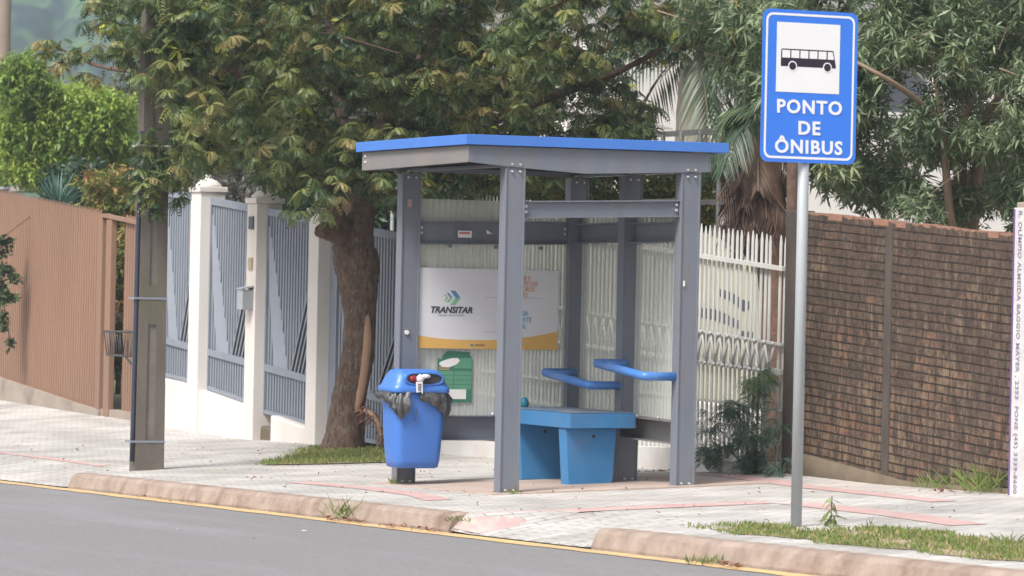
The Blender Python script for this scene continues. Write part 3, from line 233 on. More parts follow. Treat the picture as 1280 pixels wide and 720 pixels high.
# ---------------- materials
M={}
M['steel']=mat('grey_paint',(.15,.168,.205),(.175,.192,.23),.5,3,dirt=(.2,.185,.17),dscale=3.5,damt=.55,stretch=(3,3,.7),bump=.08,bscale=8)
M['steel_lit']=mat('dusty_lit_grey_paint',(.19,.185,.185),(.215,.2,.195),.6,3,dirt=(.28,.22,.18),dscale=2,damt=.5)  # lighter, warmer copy of the grey paint: street-side light put into the colour
_n=M['steel'].node_tree.nodes; _l=M['steel'].node_tree.links; _b=_n['Principled BSDF']; _src=_b.inputs['Base Color'].links[0].from_socket
_tc=_n.new('ShaderNodeTexCoord'); _sp=_n.new('ShaderNodeSeparateXYZ'); _l.new(_tc.outputs['Object'],_sp.inputs[0])
_nz=_n.new('ShaderNodeTexNoise'); _nz.inputs['Scale'].default_value=11; _nz.inputs['Detail'].default_value=7; _l.new(_tc.outputs['Object'],_nz.inputs[0])
_m=_n.new('ShaderNodeMath'); _m.operation='MULTIPLY_ADD'; _m.inputs[1].default_value=-.9; _l.new(_sp.outputs['Z'],_m.inputs[0]); _l.new(_nz.outputs[0],_m.inputs[2])
_r=_n.new('ShaderNodeValToRGB'); _r.color_ramp.elements[0].position=.4; _r.color_ramp.elements[1].position=.6; _r.color_ramp.elements[1].color=(.8,.8,.8,1); _l.new(_m.outputs[0],_r.inputs[0])
_x=_n.new('ShaderNodeMixRGB'); _x.inputs[2].default_value=(.2,.15,.12,1); _l.new(_src,_x.inputs[1]); _l.new(_r.outputs[0],_x.inputs[0]); _l.new(_x.outputs[0],_b.inputs['Base Color'])
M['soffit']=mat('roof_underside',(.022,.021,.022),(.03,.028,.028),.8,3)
M['bluetrim']=mat('blue_trim_paint',(.06,.18,.56),(.065,.2,.6),.4,4,spec=.5)
M['bluetube']=mat('blue_tube_paint',(.055,.18,.5),(.07,.21,.55),.35,6,dirt=(.2,.25,.4),dscale=6,damt=.5,spec=.5)
M['bench']=mat('bench_blue_paint',(.045,.2,.43),(.058,.225,.48),.65,5,dirt=(.14,.2,.28),dscale=4,damt=.6,bump=.2)
M['benchtop']=mat('worn_bench_top',(.1,.2,.36),(.27,.27,.28),.75,6,contrast=.3,dirt=(.3,.28,.26),dscale=3,damt=.8)
M['bolt']=mat('galvanised_bolt',(.7,.7,.7),(.55,.55,.55),.35,20,metal=.6)
M['galv']=mat('galvanised_tube',(.36,.385,.41),(.43,.455,.48),.6,4,metal=.15,dirt=(.33,.34,.35),dscale=2,damt=.6,stretch=(3,3,.5))
M['white']=mat('white_paint',(.78,.77,.76),(.72,.71,.7),.5,5)
M['plate']=mat('sign_white',(.8,.8,.82),(.78,.78,.8),.35,5)
M['signblue']=mat('sign_blue',(.04,.19,.74),(.045,.2,.77),.35,2,spec=.5)
M['black']=mat('black_ink',(.02,.015,.03),(.03,.02,.04),.5)
M['asphalt']=mat('asphalt',(.15,.146,.15),(.24,.235,.24),.85,90,bump=.35,bscale=160,contrast=.6,dirt=(.27,.27,.29),dscale=.9,damt=.7,stretch=(1,.12,1))
M['kerb']=mat('stained_kerb_concrete',(.25,.19,.155),(.37,.295,.25),.9,7,bump=.6,bscale=40,dirt=(.17,.11,.08),dscale=3.2,damt=.85,contrast=.4)
M['yellow']=mat('yellow_road_paint',(.66,.43,.17),(.5,.37,.22),.75,14,dirt=(.3,.25,.21),dscale=5,damt=.9)
M['conc_red']=mat('stained_slab',(.36,.27,.225),(.46,.38,.33),.9,3,bump=.3,dirt=(.55,.45,.38),dscale=2,damt=.7)
M['wallwhite']=mat('white_render',(.7,.665,.635),(.64,.59,.555),.85,1.5,dirt=(.5,.42,.3),dscale=1.6,damt=.35,stretch=(1,1,.45),contrast=.4)
M['picketwhite']=mat('cream_white_paint',(.6,.6,.575),(.52,.52,.495),.55,4,dirt=(.45,.42,.33),dscale=3,damt=.4)
M['gatelight']=mat('grey_gate_bars',(.24,.265,.31),(.2,.225,.27),.5,6)
M['gatedark']=mat('grey_gate_sheet',(.08,.09,.11),(.11,.12,.14),.6,6)
M['gatemid']=mat('grey_gate_plate',(.25,.275,.33),(.28,.305,.36),.55,3)
M['hole_shade']=mat('painted_hole_shade',(.03,.035,.035),(.05,.05,.05),.8)  # near-black colour standing in for the shade inside holes and openings
M['navy']=mat('navy_paint',(.03,.035,.06),(.04,.05,.08),.5)
M['brownfence']=mat('brown_corrugated_metal',(.28,.165,.11),(.235,.14,.095),.6,1.2,dirt=(.2,.13,.1),dscale=.9,damt=.6,stretch=(1,1,.3),contrast=.4)
M['conc']=mat('old_concrete',(.27,.225,.19),(.36,.31,.26),.9,2,dirt=(.13,.11,.09),dscale=2.5,damt=.6,bump=.3)
M['pole']=mat('weathered_pole_concrete',(.11,.095,.08),(.17,.145,.125),.9,3,bump=.5,bscale=60,dirt=(.12,.13,.08),dscale=2.2,damt=.6,stretch=(2,2,.6))
M['pole_rec']=mat('pole_recess_concrete',(.15,.135,.12),(.21,.19,.17),.9,5,bump=.5)
M['bark']=mat('tree_bark',(.07,.042,.03),(.15,.1,.075),.95,16,bump=1,bscale=45,contrast=.35,dirt=(.34,.32,.28),dscale=30,damt=.45,stretch=(1.4,1.4,.5))
M['limb']=mat('dark_limb_bark',(.08,.05,.04),(.15,.095,.07),.95,14,bump=.6)
M['twig']=mat('twig_bark',(.3,.22,.16),(.22,.15,.11),.9,9)
M['scar']=mat('bare_wood',(.34,.2,.13),(.4,.26,.18),.8,8,stretch=(2,2,.4))
M['palm']=mat('palm_trunk',(.36,.31,.26),(.45,.4,.34),.9,5)
M['drytrunk']=mat('fibrous_trunk',(.12,.07,.05),(.2,.12,.09),.95,12,bump=.8)
M['soil']=mat('soil',(.3,.22,.16),(.38,.29,.21),.95,12,bump=.5)
M['earth']=mat('earth_ground',(.1,.11,.06),(.16,.14,.09),.95,.8)
M['binblue']=mat('bin_plastic',(.055,.17,.53),(.06,.185,.56),.38,2,spec=.5)
M['bag']=mat('black_bin_liner',(.045,.045,.048),(.08,.08,.082),.4,25,bump=1,bscale=26,spec=.7)
M['roofgrey']=mat('roof_tiles',(.17,.15,.13),(.22,.2,.18),.9,8)
M['housewall']=mat('pale_house_wall',(.8,.76,.73),(.75,.71,.68),.9,1)
M['cream']=mat('cream_yard_wall',(.48,.465,.37),(.42,.41,.33),.85,2,dirt=(.5,.48,.3),dscale=1.5,damt=.5)
M['bars']=mat('tall_grey_bars',(.3,.31,.31),(.25,.26,.26),.6,5)
M['iron']=mat('black_iron',(.05,.05,.05),(.09,.08,.08),.6,8)

def paver_mat():
    m=bpy.data.materials.new('paving_blocks'); m.use_nodes=True; n=m.node_tree.nodes; l=m.node_tree.links; b=n['Principled BSDF']; b.inputs['Roughness'].default_value=.88
    tc=n.new('ShaderNodeTexCoord'); bt=n.new('ShaderNodeTexBrick'); l.new(tc.outputs['Object'],bt.inputs[0])
    bt.inputs['Scale'].default_value=1; bt.inputs['Brick Width'].default_value=.2; bt.inputs['Row Height'].default_value=.1; bt.inputs['Mortar Size'].default_value=.007
    bt.inputs['Color1'].default_value=(.47,.455,.435,1); bt.inputs['Color2'].default_value=(.57,.555,.535,1); bt.inputs['Mortar'].default_value=(.3,.275,.25,1)
    nz=n.new('ShaderNodeTexNoise'); nz.inputs['Scale'].default_value=1.1; nz.inputs['Detail'].default_value=9; nz.inputs['Roughness'].default_value=.65; l.new(tc.outputs['Object'],nz.inputs[0])
    rp=n.new('ShaderNodeValToRGB'); e=rp.color_ramp.elements; e[0].position=.4; e[0].color=(.62,.6,.59,1); e[1].position=.6; e[1].color=(1,1,1,1); l.new(nz.outputs[0],rp.inputs[0])
    mx=n.new('ShaderNodeMixRGB'); mx.blend_type='MULTIPLY'; mx.inputs[0].default_value=.75; l.new(bt.outputs[0],mx.inputs[1]); l.new(rp.outputs[0],mx.inputs[2])
    # reddish earth tracked over the blocks
    n2=n.new('ShaderNodeTexNoise'); n2.inputs['Scale'].default_value=.55; n2.inputs['Detail'].default_value=10; n2.inputs['Roughness'].default_value=.7; l.new(tc.outputs['Object'],n2.inputs[0])
    r2=n.new('ShaderNodeValToRGB'); e=r2.color_ramp.elements; e[0].position=.54; e[1].position=.8; e[1].color=(.6,.6,.6,1); l.new(n2.outputs[0],r2.inputs[0])
    m2=n.new('ShaderNodeMixRGB'); m2.inputs[2].default_value=(.5,.36,.3,1); l.new(mx.outputs[0],m2.inputs[1]); l.new(r2.outputs[0],m2.inputs[0])
    # short dark litter stains
    n3=n.new('ShaderNodeTexNoise'); n3.inputs['Scale'].default_value=9; n3.inputs['Detail'].default_value=4; l.new(tc.outputs['Object'],n3.inputs[0])
    r3=n.new('ShaderNodeValToRGB'); e=r3.color_ramp.elements; e[0].position=.66; e[1].position=.72; e[1].color=(.55,.55,.55,1); l.new(n3.outputs[0],r3.inputs[0])
    m3=n.new('ShaderNodeMixRGB'); m3.inputs[2].default_value=(.25,.21,.18,1); l.new(m2.outputs[0],m3.inputs[1]); l.new(r3.outputs[0],m3.inputs[0])
    # dark joints opened here and there, running across the pavement
    mp=n.new('ShaderNodeMapping'); mp.inputs['Scale'].default_value=(1.3,9,1); l.new(tc.outputs['Object'],mp.inputs[0])
    n4=n.new('ShaderNodeTexNoise'); n4.inputs['Scale'].default_value=1.6; n4.inputs['Detail'].default_value=7; n4.inputs['Roughness'].default_value=.75; l.new(mp.outputs[0],n4.inputs[0])
    r4=n.new('ShaderNodeValToRGB'); e=r4.color_ramp.elements; e[0].position=.56; e[1].position=.7; e[1].color=(.5,.5,.5,1); l.new(n4.outputs[0],r4.inputs[0])
    m4=n.new('ShaderNodeMixRGB'); m4.inputs[2].default_value=(.31,.285,.265,1); l.new(m3.outputs[0],m4.inputs[1]); l.new(r4.outputs[0],m4.inputs[0])
    l.new(m4.outputs[0],b.inputs['Base Color'])
    bp=n.new('ShaderNodeBump'); bp.inputs['Strength'].default_value=.5; bp.inputs['Distance'].default_value=.004; l.new(bt.outputs['Fac'],bp.inputs['Height']); bp.invert=True; l.new(bp.outputs[0],b.inputs['Normal'])
    return m
M['paver']=paver_mat()
M['redpaver']=mat('red_paving_band',(.44,.26,.25),(.5,.36,.34),.9,9,dirt=(.5,.44,.4),dscale=2.2,damt=.95,bump=.2)

def brick_mat():
    m=bpy.data.materials.new('sooty_brickwork'); m.use_nodes=True; n=m.node_tree.nodes; l=m.node_tree.links; b=n['Principled BSDF']; b.inputs['Roughness'].default_value=.92; b.inputs['Specular IOR Level'].default_value=.2
    def math_(op,a,b_=None,c=None):
        q=n.new('ShaderNodeMath'); q.operation=op
        for i,v in enumerate((a,b_,c)):
            if v is None: continue
            if isinstance(v,(int,float)): q.inputs[i].default_value=v
            else: l.new(v,q.inputs[i])
        return q.outputs[0]
    def noise(scale,vec,detail=6,rough=.65):
        q=n.new('ShaderNodeTexNoise'); q.inputs['Scale'].default_value=scale; q.inputs['Detail'].default_value=detail; q.inputs['Roughness'].default_value=rough; l.new(vec,q.inputs[0]); return q.outputs[0]
    tc=n.new('ShaderNodeTexCoord'); sp=n.new('ShaderNodeSeparateXYZ'); l.new(tc.outputs['Object'],sp.inputs[0])
    u=math_('ADD',sp.outputs['X'],sp.outputs['Y'])
    v=math_('MULTIPLY_ADD',sp.outputs['Y'],-.062,sp.outputs['Z'])       # courses fall gently to the near end
    wob=noise(3.5,tc.outputs['Object'],3); v2=math_('MULTIPLY_ADD',wob,.018,v); u2=math_('MULTIPLY_ADD',wob,.03,u)
    cb=n.new('ShaderNodeCombineXYZ'); l.new(u2,cb.inputs['X']); l.new(v2,cb.inputs['Y'])
    bt=n.new('ShaderNodeTexBrick'); l.new(cb.outputs[0],bt.inputs[0])
    bt.inputs['Scale'].default_value=1; bt.inputs['Brick Width'].default_value=.19; bt.inputs['Row Height'].default_value=.063; bt.inputs['Mortar Size'].default_value=.0085; bt.inputs['Mortar Smooth'].default_value=.35
    bt.inputs['Color1'].default_value=(.4,.4,.4,1); bt.inputs['Color2'].default_value=(.62,.62,.62,1); bt.inputs['Mortar'].default_value=(0,0,0,1)
    big=noise(1.5,cb.outputs[0],6,.6)
    st=n.new('ShaderNodeMapping'); st.inputs['Scale'].default_value=(15,4.5,1); l.new(cb.outputs[0],st.inputs[0]); streak=noise(1,st.outputs[0],5,.7)
    fine=noise(34,cb.outputs[0],5,.7)
    soot=n.new('ShaderNodeValToRGB'); e=soot.color_ramp.elements; e[0].position=.34; e[0].color=(.028,.022,.019,1); e[1].position=.66; e[1].color=(.15,.108,.082,1)
    l.new(math_('ADD',math_('MULTIPLY',streak,.55),math_('MULTIPLY',fine,.45)),soot.inputs[0])
    w=math_('ADD',math_('MULTIPLY',streak,1.15),math_('MULTIPLY',big,.9)); w=math_('ADD',w,math_('MULTIPLY',bt.outputs['Color'],.28)); w=math_('ADD',w,math_('MULTIPLY',fine,.22)); w=math_('MULTIPLY_ADD',v,-.1,w)
    mask=n.new('ShaderNodeValToRGB'); e=mask.color_ramp.elements; e[0].position=0; e[0].color=(0,0,0,1); e[1].position=1; e[1].color=(.8,.8,.8,1)
    l.new(math_('MULTIPLY',math_('SUBTRACT',w,1.16),3.4),mask.inputs[0])
    hue=n.new('ShaderNodeValToRGB'); e=hue.color_ramp.elements; e[0].position=.42; e[0].color=(.25,.125,.08,1); e[1].position=.52; e[1].color=(.24,.175,.115,1); l.new(noise(4.5,cb.outputs[0],4),hue.inputs[0])
    mx=n.new('ShaderNodeMixRGB'); l.new(mask.outputs[0],mx.inputs[0]); l.new(soot.outputs[0],mx.inputs[1]); l.new(hue.outputs[0],mx.inputs[2])
    fr=math_('FRACT',math_('DIVIDE',v2,.063)); ln_=math_('MULTIPLY',math_('SUBTRACT',math_('ABSOLUTE',math_('SUBTRACT',fr,.5)),.36),9.0)
    ln_=math_('MINIMUM',math_('MAXIMUM',ln_,0),1); ln_=math_('MULTIPLY',ln_,math_('MINIMUM',math_('MULTIPLY',noise(5,cb.outputs[0],3),1.75),1))
    jm=math_('MAXIMUM',ln_,math_('MULTIPLY',bt.outputs['Fac'],.3))
    mo=n.new('ShaderNodeMixRGB'); l.new(math_('MULTIPLY',jm,.9),mo.inputs[0]); l.new(mx.outputs[0],mo.inputs[1]); mo.inputs[2].default_value=(.02,.016,.014,1)
    l.new(mo.outputs[0],b.inputs['Base Color'])
    bp=n.new('ShaderNodeBump'); bp.inputs['Strength'].default_value=.8; bp.inputs['Distance'].default_value=.01; bp.invert=True; l.new(bt.outputs['Fac'],bp.inputs['Height'])
    bp2=n.new('ShaderNodeBump'); bp2.inputs['Strength'].default_value=.7; bp2.inputs['Distance'].default_value=.01; l.new(fine,bp2.inputs['Height']); l.new(bp.outputs[0],bp2.inputs['Normal']); l.new(bp2.outputs[0],b.inputs['Normal'])
    return m
M['brick']=brick_mat()
M['brickraw']=mat('raw_brick_top',(.34,.17,.11),(.2,.12,.09),.9,12,bump=.4)
M['pilaster']=mat('sooty_pilaster',(.055,.045,.04),(.1,.08,.07),.95,6,bump=.5,stretch=(1,1,.5))
M['footing']=mat('mossy_footing',(.11,.085,.06),(.17,.135,.095),.95,5,bump=.5,dirt=(.16,.17,.08),dscale=2,damt=.6)

def glass_mat():
    m=bpy.data.materials.new('milky_polycarbonate'); m.use_nodes=True; n=m.node_tree.nodes; l=m.node_tree.links; b=n['Principled BSDF']
    b.inputs['Base Color'].default_value=(.6,.62,.58,1); b.inputs['Roughness'].default_value=.35
    tr=n.new('ShaderNodeBsdfTransparent'); tr.inputs[0].default_value=(.93,.94,.91,1)
    tc=n.new('ShaderNodeTexCoord'); sp=n.new('ShaderNodeSeparateXYZ'); l.new(tc.outputs['Object'],sp.inputs[0])
    s=n.new('ShaderNodeMath'); l.new(sp.outputs['X'],s.inputs[0]); l.new(sp.outputs['Y'],s.inputs[1])
    m1=n.new('ShaderNodeMath'); m1.operation='MULTIPLY'; m1.inputs[1].default_value=2*math.pi/.05; l.new(s.outputs[0],m1.inputs[0])
    sn=n.new('ShaderNodeMath'); sn.operation='SINE'; l.new(m1.outputs[0],sn.inputs[0])
    pw=n.new('ShaderNodeMath'); pw.operation='MULTIPLY_ADD'; pw.inputs[1].default_value=.09; pw.inputs[2].default_value=.62; l.new(sn.outputs[0],pw.inputs[0])
    nz=n.new('ShaderNodeTexNoise'); nz.inputs['Scale'].default_value=3; nz.inputs['Detail'].default_value=5; l.new(tc.outputs['Object'],nz.inputs[0])
    a2=n.new('ShaderNodeMath'); a2.operation='MULTIPLY_ADD'; a2.inputs[1].default_value=.16; l.new(nz.outputs[0],a2.inputs[0]); l.new(pw.outputs[0],a2.inputs[2])
    s2=n.new('ShaderNodeMath'); s2.operation='SUBTRACT'; s2.inputs[1].default_value=.1; l.new(a2.outputs[0],s2.inputs[0])
    ms=n.new('ShaderNodeMixShader'); l.new(s2.outputs[0],ms.inputs[0]); l.new(tr.outputs[0],ms.inputs[1]); l.new(b.outputs[0],ms.inputs[2]); l.new(ms.outputs[0],n['Material Output'].inputs['Surface'])
    return m
M['poly']=glass_mat()

# ---------------- ground, road, pavement
def soft(x,y): 
    return GX*30*math.tanh(x/30)+GY*60*math.tanh(y/60)
gx=[-900,-400,-200,-100,-60,-40,-20,-10,-5,-2,0,2,3,5,10,20,30,45,60,100,200,400,900]
grid('ground',gx,gx,lambda x,y: soft(x,y)-.28,M['earth'])
ys=sorted([-60,-40,-30,-20]+lin(-15,32,189)+[40,60,90]+[-4.37,-4.35,-4.3,-2.18,-2.2,-2.22,5.53,5.55,5.6])
def zroad(x,y): return G(x,y)-.12
def edge_drop(x,y):
    # lowered pavement where the kerb is interrupted
    if -4.36<y<-2.19: w=min(1,(-2.19-y)/.45,(y+4.36)/.45)
    elif y>5.54: w=min(1,(y-5.54)/.5)
    else: return -.04 if x<-1.27 else 0
    t=min(1,(x+1.42)/max(.12,1.0*w))
    return -.112*(1-t)
grid('road',[-12,-10,-7,-5,-4,-3,-2,-1.45],ys,zroad,M['asphalt'])
grid('sidewalk',[-1.41,-1.38,-1.34,-1.3,-1.276,-1.268]+lin(-1.2,-.4,13)+lin(-.3,2.9,18),ys,lambda x,y: ZG(x,y)+edge_drop(x,y)-(.004 if x<-1.4 else 0),M['paver'])
grid('yard_ground',[2.9,3.5,5,8,12,20,30],ys,lambda x,y: ZG(2.9,y)+GX*(x-2.9)+.02,M['earth'])
rng=random.Random(3)
# yellow line
me_x=[(-1.60,-1.455)]
ylw=MB()
yy=lin(-14,30,160)
prev=None
for y in yy:
    a=-1.585+rng.uniform(-.012,.012); b=-1.45
    cur=[ylw.bm.verts.new((a,y,zroad(a,y)+.004)),ylw.bm.verts.new((b,y,zroad(b,y)+.004))]
    if prev: ylw.bm.faces.new((prev[0],prev[1],cur[1],cur[0]))
    prev=cur
ylw.build('road_line',M['yellow'])['kind']='structure'
# kerbs: rounded, slightly uneven
def kerb(y0,y1,t0,t1):
    mb=MB(); rings=[]; n=int((y1-y0)/.16)+2
    for i,y in enumerate([y0,y0+.03]+lin(y0+.2,y1-.2,n)+[y1-.03,y1]):
        h=1.0
        if (t0 and y-y0<.02) or (t1 and y1-y<.02): h=.86
        zb=G(-1.4,y)-.2; zt=G(-1.3,y)+.008; zt=zroad(-1.4,y)+.005+(zt-zroad(-1.4,y)-.005)*h
        j=rng.uniform(-.009,.009)+(.006 if i%5==0 else 0)
        xf=-1.44+j
        rings.append([(xf,y,zb),(xf,y,zroad(-1.4,y)+.02),(xf+.03,y,zt-.03),(xf+.055,y,zt-.006),(xf+.09,y,zt),(-1.27,y,zt),(-1.27,y,zb)])
    mb.loft(rings,smooth=False); return mb.build('kerb',M['kerb'])
for a in ((-2.2,5.55,1,1),(-30,-4.35,0,1)):
    k=kerb(*a); k['kind']='structure'
# red paving bands, 4 mm above the blocks
def band(pts,w,ax):
    mb=MB(); prev=None
    P=[]
    for (a,b) in zip(pts,pts[1:]):
        for t in lin(0,1,12)[:-1]: P.append((a[0]+(b[0]-a[0])*t,a[1]+(b[1]-a[1])*t))
    P.append(pts[-1])
    for x,y in P:
        q=[(x-w/2,y) if ax=='y' else (x,y-w/2),(x+w/2,y) if ax=='y' else (x,y+w/2)]
        cur=[mb.bm.verts.new((a,b,ZG(a,b)+edge_drop(a,b)+.0035)) for a,b in q]
        if prev: mb.bm.faces.new((prev[0],prev[1],cur[1],cur[0]))
        prev=cur
    mb.build('red_paving',M['redpaver'])['kind']='structure'
band([(-1.4,-2.42),(-.7,-2.36),(0,-2.3),(.9,-2.25)],.38,'x')
band([(2.36,1.9),(2.3,.9),(2.15,-.5),(2.0,-1.75),(1.85,-3)],.2,'y')
band([(.98,-2.5),(.9,-3.2),(.8,-4.2),(.58,-5.4)],.26,'y')
band([(-.5,2.8),(-.45,1.5),(-.55,.3),(-.75,-.5)],.2,'y')
band([(-.2,16),(-.4,11),(-.55,7.2)],.07,'y')
# shelter base slab
sl=MB(); 
def onslab(v): return (v.x,v.y,v.z+ZG(v.x,v.y))
sl.box(-.16,2.1,-.1,2.1,-.1,.012,fn=onslab,bev=.004); sl.build('shelter_base_slab',M['conc_red'])['kind']='structure'

# ---------------- bus shelter
sh=thing('bus_shelter','grey steel bus shelter with blue roof trim and see-through panels on the pavement','bus shelter',(.7,.94,.01))
ZR=lambda x,y: 2.35+.004*x-.0046*y
posts=[(0,0),(1.417,0),(0,1.874),(1.417,1.874),(1.417,.937)]
for px,py in posts:
    z0=ZG(px,py)+.008; z1=ZR(px,py)-.004
    mb=MB(); w=.078; d=.05
    # channel section: web with two flanges, shallow recess towards -Y and +Y
    mb.box(px-w,px-w+.012,py-d,py+d,z0,z1,bev=.002)
    mb.box(px+w-.012,px+w,py-d,py+d,z0,z1,bev=.002)
    mb.box(px-w+.011,px+w-.011,py-d+.008,py+d-.008,z0+.0005,z1-.0005)
    p=mb.build('post',M['steel'],sh)
    mb=MB(); mb.box(px-w-.006,px+w+.006,py-d-.02,py+d+.006,z0-.006,z0+.008); mb.build('base_plate',M['steel_lit'],p).parent=p
    for o in list(p.children): o.location=(0,0,0)
    for bx in (-.032,.032):
        for zz in (z0+.02,z1-.03,z1+.02):
            mb=MB(); mb.tube([(px+bx,py-d+.012,zz),(px+bx,py-d-.012,zz)],.0085,8); 
            b=mb.build('bolt',M['bolt'],p); b.location=(0,0,0)
# fascia + roof
FX0,FX1,FY0,FY1=-.377,1.56,-.054,1.9
def ztop(x,y): return 2.492+.004*(x+.4)-.003*y
mb=MB()
# front (towards camera): the bottom edge sags to the middle of the bay
prof=[(FX0,2.375),(-.05,2.349),(.55,2.318),(1.0,2.336),(FX1,2.362)]
for (xa,za),(xb,zb) in zip(prof,prof[1:]):
    mb.prism([(xa,FY0,za),(xb,FY0,zb),(xb,FY0,ztop(xb,0)),(xa,FY0,ztop(xa,0))],(0,.012,0))
    mb.prism([(xa,FY0-.002,za),(xb,FY0-.002,zb),(xb,FY0-.002,zb+.008),(xa,FY0-.002,za+.008)],(0,.05,0))
mb.build('fascia',M['steel'],sh)
mb=MB(); mb.prism([(FX0-.003,FY0-.001,2.376),(FX0-.003,FY1,2.352),(FX0-.003,FY1,ztop(FX0,FY1)),(FX0-.003,FY0-.001,ztop(FX0,0))],(.012,0,0))
mb.prism([(FX0-.005,FY0,2.374),(FX0-.005,FY1,2.35),(FX0-.005,FY1,2.358),(FX0-.005,FY0,2.382)],(.05,0,0))
fl=mb.build('fascia',M['steel_lit'],sh)
mb=MB(); mb.box(FX0,FX1,FY1+.002,FY1+.014,2.354,2.49); mb.build('fascia',M['steel'],sh)
mb=MB(); mb.box(FX1+.002,FX1+.014,FY0,FY1,2.364,2.49); mb.build('fascia',M['steel'],sh)
for zz in (2.41,2.455):
    mb=MB(); mb.tube([(FX0-.012,FY1-.06,zz),(FX0+.01,FY1-.06,zz)],.011,8); mb.build('bolt',M['bolt'],sh)
# soffit sheet and cross beams under it
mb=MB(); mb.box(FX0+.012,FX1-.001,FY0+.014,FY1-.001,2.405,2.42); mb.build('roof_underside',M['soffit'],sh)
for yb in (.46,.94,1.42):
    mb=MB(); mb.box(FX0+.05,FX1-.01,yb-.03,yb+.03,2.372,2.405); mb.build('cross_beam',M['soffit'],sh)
for xb in (-.0,1.417):
    mb=MB(); mb.box(xb-.035,xb+.035,FY0+.055,FY1-.01,2.352,2.371); mb.build('cross_beam',M['steel'],sh)
# blue trim: a shallow box lid with a turned down rim
BX0,BX1,BY0,BY1=-.41,1.70,-.09,1.965
mb=MB()
def lid(v): return (v.x,v.y,v.z+.004*(v.x+.45)-.003*v.y)
for (x0,x1,y0,y1) in ((BX0,BX1,BY0,BY0+.02),(BX0,BX1,BY1-.02,BY1),(BX0,BX0+.02,BY0+.0205,BY1-.0205),(BX1-.02,BX1,BY0+.0205,BY1-.0205)):
    mb.box(x0,x1,y0,y1,2.496,2.569,fn=lid,bev=.003)
mb.build('roof_trim',M['bluetrim'],sh)
mb=MB(); mb.box(BX0+.021,BX1-.021,BY0+.021,BY1-.021,2.505,2.55,fn=lid); mb.build('roof_panel',M['steel_lit'],sh)
def chan(name,axis,a0,a1,c,z0,z1,dz=0,m='steel',out=-1,depth=.05):
    """C-channel: web plus two flanges sticking out towards `out`"""
    mb=MB(); f=lambda v: (v.x,v.y,v.z+dz*((v.x if axis=='x' else v.y)-a0))
    if axis=='x':
        mb.box(a0,a1,c-.004,c+.004,z0,z1,fn=f); ya,yb=(c-.004-depth,c-.0045) if out<0 else (c+.0045,c+depth)
        mb.box(a0,a1,ya,yb,z0,z0+.009,fn=f); mb.box(a0,a1,ya,yb,z1-.009,z1,fn=f)
    else:
        mb.box(c-.004,c+.004,a0,a1,z0,z1,fn=f); xa,xb=(c-.004-depth,c-.0045) if out<0 else (c+.0045,c+depth)
        mb.box(xa,xb,a0,a1,z0,z0+.009,fn=f); mb.box(xa,xb,a0,a1,z1-.009,z1,fn=f)
    return mb.build(name,M[m],sh)
def bolts(o,lst,axis='y',r=.011):
    for (x,y,z) in lst:
        mb=MB(); q=(0,-.012,0) if axis=='y' else (-.012,0,0)
        mb.tube([(x,y,z),(x+q[0]*1.6,y+q[1]*1.6,z)],r,8); b=mb.build('bolt',M['bolt'],o); b.location=(0,0,0)
o=chan('top_rail','x',.08,1.337,.0,1.985,2.108,.033,depth=.028); bolts(o,[(.1,-.005,2.03),(.1,-.005,2.07),(1.315,-.005,2.075),(1.315,-.005,2.115)])
o=chan('top_rail','x',.08,1.337,1.874,1.8,1.98,.022,depth=.045); bolts(o,[(.1,1.869,1.89),(.1,1.869,1.93),(1.31,1.869,1.91),(1.31,1.869,1.95)])
o=chan('bottom_rail','x',.08,1.337,1.874,.31,.5,.004,depth=.05); bolts(o,[(.1,1.869,.38),(.1,1.869,.42)])
for ya,yb in ((.05,.886),(.988,1.823)):
    chan('top_rail','y',ya,yb,1.44,1.845,2.0,-.01,depth=.05)
    o=chan('bottom_rail','y',ya,yb,1.44,.36,.53,.02,'steel_lit',depth=.11)
    for yb2 in (ya+.25,ya+.6):
        for zz,dx in ((.545,1.36),(1.835,1.4)):
            mb=MB(); mb.sphere((dx,yb2,zz),.013,8,5); b=mb.build('bolt',M['bolt'],o); b.location=(0,0,0)
for xb in (.33,.72,1.1):
    mb=MB(); mb.sphere((xb,1.84,.512),.016,8,5); mb.build('bolt',M['bolt'],sh)
    mb=MB(); mb.sphere((xb,1.84,1.795),.02,8,5,sc=(1,1,.7)); mb.build('bolt',M['steel'],sh)
# polycarbonate walls
mb=MB(); mb.box(.05,1.38,1.882,1.888,.47,2.15); mb.build('wall_panel',M['poly'],sh)
for ya,yb in ((.0,.93),(.945,1.87)):
    mb=MB(); mb.box(1.449,1.455,ya,yb,.5,2.17); mb.build('wall_panel',M['poly'],sh)
# blue hand rails between the posts of the long side
def rail(ya,yb,za,zb,xo=1.09):
    r=.032; c=.028
    p=[(1.36,ya,za),(xo+c,ya,za),(xo+.008,ya+.008,za+.001),(xo,ya+c,za+.003),(xo,yb-c,zb-.003),(xo+.008,yb-.008,zb),(xo+c,yb,zb),(1.36,yb,zb)]
    mb=MB(); mb.tube(p,r,16); return mb.build('hand_rail',M['bluetube'],sh)
rail(.92,1.72,.765,.842); rail(.0,.82,.857,.935)
